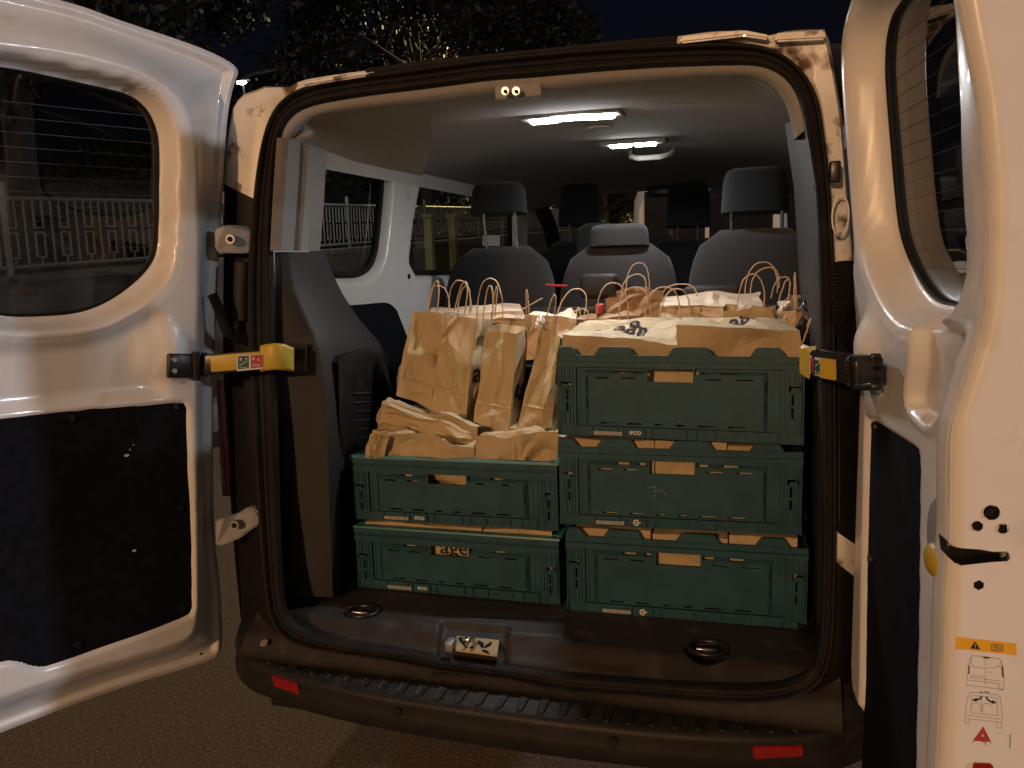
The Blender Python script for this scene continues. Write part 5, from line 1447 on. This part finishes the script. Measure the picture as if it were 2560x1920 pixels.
    for hd in handles:
        A, B, T, Y = hd[:4]
        Y2 = hd[4] if len(hd) > 4 else Y
        a3, b3, t3 = on_y(*A, Y), on_y(*B, Y), on_y(*T, Y2)
        mid = (a3 + b3) / 2; pts = []
        for th in np.linspace(0, math.pi, 23):
            c, s = math.cos(th), math.sin(th)
            pts.append(mid + (a3 - b3) / 2 * math.copysign(abs(c) ** 0.85, c) + (t3 - mid) * (abs(s) ** 0.8) - c0)
        rb = np.random.default_rng(seed + int(A[0]))
        pts = [p + rb.normal(size=3) * 0.0005 for p in pts]
        tube_obj('handle', pts, 0.0020, M['cord'], t, n=6)
    return t
Q = lambda L, Y: [on_y(x, y, (Y[i] if hasattr(Y, '__len__') else Y)) for i, (x, y) in enumerate(L)]
def shift(P, v): return [p + np.array(v) for p in P]
# four standing bags
def standing(BL, BR, TR, TL, dep, lean=0.07, yb=0.41, bx=0.0):
    b0, b1 = on_y(*BL, yb), on_y(*BR, yb)
    t1, t0 = on_y(*TR, b1[1] + lean), on_y(*TL, b0[1] + lean)
    fr_ = [b0, b1, t1, t0]
    if bx:
        rb, rt = on_y(*bx[0], b1[1] + dep), on_y(*bx[1], t1[1] + dep)
        return fr_, [rb + (b0 - b1), rb, rt, rt + (t0 - t1)]
    return fr_, [p + np.array([0, dep, 0]) for p in fr_]
f_, b_k = standing((990, 988), (1077, 1025), (1108, 787), (1029, 783), 0.11, yb=0.43)
bag('brown paper bag standing leftmost of the four, leaning back', f_, b_k, 'kraft', 11, ('top', 'bottom'), 0.018, 11, handles=[((1068, 790), (1090, 792), (1092, 702), f_[2][1] + .0), ((1071, 774), (1125, 776), (1095, 714), f_[2][1] + .10)], gusset=0.02)
f_, b_k = standing((1077, 1022), (1163, 1044), (1195, 799), (1108, 789), 0.11, bx=((1195, 1012), (1230, 800)))
bag('brown paper bag standing second from left, handles crossing above it', f_, b_k, 'kraft', 12, ('top', 'bottom'), 0.016, 11, text=[('right', 'age', 0.85, 0.86, 0.42, 0, 0.34)], handles=[((1132, 800), (1158, 803), (1163, 704), f_[2][1]), ((1142, 800), (1174, 785), (1163, 716), f_[2][1] + .05), ((1122, 776), (1178, 780), (1149, 701), f_[2][1] + .10)], gusset=0.012)
f_, b_k = standing((1186, 1062), (1270, 1077), (1294, 836), (1213, 823), 0.12, 0.06, 0.40, ((1297, 1054), (1326, 822)))
bag('brown paper bag standing third from left, open mouth and dark print on its side', f_, b_k, 'kraft', 13, ('top', 'bottom'), 0.010, 9, text=[('right', 'age', 0.85, 0.86, 0.40, 0, 0.34)], handles=[((1206, 825), (1229, 826), (1225, 714), f_[2][1]), ((1228, 809), (1237, 790), (1241, 717), f_[2][1] + .06), ((1193, 800), (1257, 800), (1225, 696), f_[2][1] + .10), ((1318, 830), (1324, 815), (1316, 725), f_[2][1] + .05)], gusset=0.0)
f_, b_k = standing((1293, 1076), (1379, 1084), (1400, 840), (1353, 823), 0.10, 0.07, bx=((1396, 1066), (1424, 830)))
bag('brown paper bag standing rightmost of the four, against the right stack', f_, b_k, 'kraft', 14, ('top', 'bottom'), 0.017, 11, handles=[((1360, 826), (1377, 832), (1387, 737), f_[2][1] + .02), ((1395, 830), (1468, 800), (1440, 777), f_[2][1] + .10)], gusset=0.015)
# lying bags in the left top crate
bag('brown paper bag lying slantwise across the left top crate, dark open end', Q([(945, 1075), (1180, 1118), (1186, 1064), (958, 1002)], (.27, .29, .30, .28)), Q([(985, 1060), (1210, 1100), (1228, 1062), (1002, 1000)], (.42, .42, .43, .42)), 'kraft', 21, ('right',), 0.026, 11, sag=0.01, warp=0.022)
bag('crumpled brown paper bag at the right end of the left top crate', Q([(1178, 1270), (1384, 1290), (1402, 1094), (1180, 1098)], (.235, .235, .225, .225)), Q([(1190, 1240), (1385, 1260), (1372, 1078), (1215, 1082)], (.36, .36, .34, .34)), 'kraft', 22, (), 0.026, 12, sag=-0.004, warp=0.022)
bag('crumpled brown paper bag at the left end of the left top crate', Q([(920, 1250), (1176, 1275), (1182, 1108), (918, 1084)], (.235, .235, .22, .22)), Q([(940, 1220), (1180, 1240), (1195, 1090), (958, 1066)], (.34, .34, .32, .32)), 'kraft', 23, (), 0.028, 12, sag=0.01, warp=0.022)
bag('paper bag lying flat underneath the four standing bags', [np.array(p) for p in ((-0.53, 0.40, 0.79), (0.02, 0.41, 0.79), (0.02, 0.41, 0.985), (-0.53, 0.40, 1.045))], [np.array(p) for p in ((-0.53, 0.555, 0.79), (0.02, 0.57, 0.79), (0.02, 0.57, 0.985), (-0.53, 0.555, 1.045))], 'kraft', 24, ('bottom',), 0.008, 8)
# loose folded flaps on them
def flap(label, P, m, seed, amp=0.01):
    a, bb, c, d = P; n = 14
    t = thing('paper_sheet', label, 'paper', tuple(np.mean(P, 0)), 'loose paper on the bags'); c0 = np.mean(P, 0)
    rng_ = np.random.default_rng(seed); L = creases(rng_, 6, amp)
    nrm = np.cross(bb - a, d - a); nrm /= np.linalg.norm(nrm)
    U, V_ = np.meshgrid(np.linspace(0, 1, n + 1), np.linspace(0, 1, n + 1), indexing='ij')
    X = ((1 - U) * (1 - V_))[..., None] * a + (U * (1 - V_))[..., None] * bb + (U * V_)[..., None] * c + ((1 - U) * V_)[..., None] * d
    X = X + (crease_val(L, U, V_) + 0.008 * np.sin(U * 3.1))[..., None] * nrm - c0
    mesh_obj('sheet', X.reshape(-1, 3), [(i * (n + 1) + j, (i + 1) * (n + 1) + j, (i + 1) * (n + 1) + j + 1, i * (n + 1) + j + 1) for i in range(n) for j in range(n)], M[m], t, smooth=True, angle=30)
flap('curled paper corner at the left end of the left top crate', Q([(912, 1150), (958, 1154), (972, 1090), (926, 1084)], (.192, .19, .19, .20)), 'kraft', 32, 0.02)
# front bags in the right top crate
bag('paper bag lying at the left of the right top crate, print on its pale top', Q([(1420, 1070), (1686, 1085), (1690, 862), (1406, 834)], (.215, .205, .195, .205)), Q([(1440, 1040), (1690, 1050), (1708, 793), (1482, 797)], (.44, .44, .46, .44)), 'kraft', 41, (), 0.013, 10, sag=0.004, warp=0.014,
    text=[('top', 'age', 0.23, 0.52, 0.52, 172, 2.4), ('top', 'uk', 0.10, 0.26, 0.50, 86, 2.0)], handles=[((1491, 803), (1570, 800), (1532, 707), .44), ((1548, 800), (1627, 798), (1587, 717), .45), ((1611, 798), (1698, 797), (1660, 717), .46)])
bag('paper bag lying at the right of the right top crate, print on its pale top', Q([(1692, 1085), (1996, 1105), (2002, 828), (1692, 810)], (.205, .19, .18, .195)), Q([(1700, 1050), (1990, 1060), (1962, 800), (1708, 793)], (.44, .43, .43, .46)), 'kraft', 42, (), 0.012, 9, sag=0.004, warp=0.008,
    text=[('top', 'age', 0.19, 0.58, 0.52, 178, 2.4)], handles=[((1649, 796), (1721, 800), (1694, 722), .47), ((1996, 882), (2018, 816), (2022, 812), .19)])
# bags farther back
bag('lamp-lit paper bag lying behind the rightmost standing bag', Q([(1318, 900), (1440, 900), (1442, 800), (1316, 790)], .52), Q([(1330, 880), (1440, 880), (1432, 782), (1326, 783)], .68), 'kraft_lit', 51, (), 0.018, 10, sag=0.0, warp=0.014, handles=[((1391, 795), (1460, 795), (1443, 722), .66), ((1441, 806), (1451, 806), (1446, 769), .62)])
bag('small brown paper bag peeping out behind the left flat bag', Q([(1436, 880), (1602, 880), (1600, 792), (1438, 802)], .56), Q([(1450, 860), (1600, 860), (1572, 782), (1470, 783)], .70), 'kraft2', 52, (), 0.016, 9, warp=0.012)
bag('dark brown open paper bag in the farthest row under two tall handles', Q([(1518, 850), (1656, 850), (1652, 729), (1517, 745)], .66), Q([(1530, 830), (1650, 830), (1622, 717), (1536, 726)], .80), 'kraft2', 53, ('top',), 0.012, 9, warp=0.012, handles=[((1565, 735), (1623, 722), (1594, 657), .79), ((1553, 740), (1615, 728), (1587, 686), .72)])
bag('long lamp-lit paper bag lying in the farthest row, open towards the right', Q([(1655, 830), (1905, 835), (1905, 766), (1652, 764)], .60), Q([(1675, 800), (1895, 800), (1900, 727), (1674, 738)], .85), 'kraft_lit', 54, ('right',), 0.014, 9, sag=-0.012, warp=0.012, handles=[((1655, 745), (1742, 742), (1700, 710), .74), ((1862, 735), (1943, 732), (1907, 655), .82), ((1876, 735), (1948, 720), (1914, 669), .76)])
bag('paper bag with white tissue at the right, behind the flat printed bag', Q([(1806, 880), (1945, 880), (1932, 772), (1806, 775)], .47), Q([(1810, 860), (1950, 860), (1940, 764), (1812, 762)], .58), 'kraft', 55, ('top',), 0.010, 8, warp=0.014, handles=[((1843, 775), (1910, 785), (1883, 685), .52)])
bag('paper bag at the far right end with a pale side sheet and looped handles', Q([(1950, 880), (1996, 885), (1992, 772), (1950, 772)], .50), Q([(1960, 860), (2010, 860), (2013, 742), (1965, 742)], .78), 'kraft_lit', 56, ('top',), 0.012, 8, warp=0.012, handles=[((1927, 745), (1972, 738), (1958, 692), .74), ((1945, 765), (1968, 760), (1970, 698), .62), ((1986, 772), (1990, 766), (1987, 681), .56)])
bag('lamp-lit paper bag showing its top behind the four standing bags', Q([(1062, 900), (1312, 900), (1310, 778), (1062, 782)], .66), Q([(1080, 880), (1300, 880), (1296, 763), (1084, 770)], .92), 'kraft_lit', 57, (), 0.014, 9, sag=0.005, warp=0.012, handles=[((1301, 776), (1310, 772), (1356, 745), .80)])
# tissue spilling out
def tissue(label, c, r, seed):
    t = thing('tissue_paper', label, 'tissue paper', tuple(c), 'white tissue in the bags')
    bm = bmesh.new(); bmesh.ops.create_icosphere(bm, subdivisions=4, radius=1)
    rg = np.random.default_rng(seed); pl_ = [(Vector(rg.normal(size=3)).normalized(), rg.uniform(0.3, 0.8)) for _ in range(22)]
    for v in bm.verts:
        d = v.co.normalized(); s = min(1.0, min((o / max(1e-3, d.dot(n)) if d.dot(n) > 0.05 else 9) for n, o in pl_))
        v.co = Vector((d.x * r[0], d.y * r[1], d.z * r[2])) * (s + 0.12 * noise.noise(d * 3 + Vector((seed, 0, 0))))
    bm_obj('tissue', bm, M['tissue'], t, smooth=True, angle=20)
tissue('white tissue crumpled in the bag behind the flat printed bag', on_y(1862, 778, .52), (0.055, 0.05, 0.035), 3)
tissue('white tissue crumpled in the bag at the far right end', on_y(1962, 762, .60), (0.04, 0.06, 0.03), 4)
tissue('white tissue beside the rightmost standing bag', on_y(1350, 815, .50), (0.03, 0.05, 0.045), 5)
# a magenta carton and a black bin liner among the bags
p = on_y(1500, 772, .62)
tag(box_obj('small_carton', tuple(p), (0.022, 0.04, 0.03), M['strapred'], None, bevel=0.003), 'small red carton behind the flat bags of the right stack', 'carton')
t = thing('bin_liner', 'glossy black plastic bag wedged between the right stack and the body', 'plastic bag', tuple(on_y(2036, 800, .45)))
bm = bmesh.new(); bmesh.ops.create_icosphere(bm, subdivisions=4, radius=1)
for v in bm.verts:
    d = v.co.copy(); k = 1 + 0.25 * noise.noise(d * 2.2) + 0.10 * noise.noise(d * 6)
    v.co = Vector((d.x * 0.045, d.y * 0.16, d.z * 0.10)) * k
bm_obj('film', bm, mat('black_film', (0.012, 0.012, 0.013), 0.15, coat=0.5), t, smooth=True)

# bags inside the crates, seen through slots, handle holes and between the tabs
def inside(X, Y, Z, rot, h, labels, seeds, text=None, wid=(0.0, 0.34, 0.67, 1.0), hs=(1, 1, 1)):
    a = math.radians(rot); ca, sa = math.cos(a), math.sin(a)
    def W(x, y, z): return np.array([X + x * ca - y * sa, Y + x * sa + y * ca, Z + z])
    for k in range(3):
        x0, x1 = 0.022 + 0.556 * wid[k] + 0.002, 0.022 + 0.556 * wid[k + 1] - 0.002
        H = h * hs[k]
        f_ = [W(x0, 0.026, 0.014), W(x1, 0.026, 0.014), W(x1, 0.025, H), W(x0, 0.025, H)]
        b_ = [W(x0, 0.36, 0.014), W(x1, 0.36, 0.014), W(x1, 0.36, H), W(x0, 0.36, H)]
        bag(labels[k], f_, b_, 'kraft', seeds + k, ('bottom',), 0.006, 8, warp=0.005, res=16, text=text if k == 1 else None)
inside(0.080, 0.142, FLOOR + 0.002, 2.2, 0.222, ['paper bag filling the left of the bottom right crate', 'paper bag filling the middle of the bottom right crate, dark fold at the handle hole', 'paper bag filling the right of the bottom right crate'], 61, hs=(1.0, 0.97, 1.0), wid=(0, .36, .70, 1))
inside(0.064, 0.151, FLOOR + 0.002 + HR_ * 0.985, 2.8, 0.222, ['paper bag filling the left of the middle right crate', 'paper bag filling the middle of the middle right crate', 'paper bag filling the right of the middle right crate'], 71, hs=(1, 1, .97), wid=(0, .40, .72, .94))
inside(-0.546, 0.166, FLOOR + 0.002, 0.7, 0.192, ['paper bag filling the left of the bottom left crate', 'printed paper bag filling the middle of the bottom left crate', 'paper bag filling the right of the bottom left crate'], 81, text=[('front', 'age', 0.35, 0.50, 0.645, 0, 0.95)], wid=(0, .33, .64, 1))
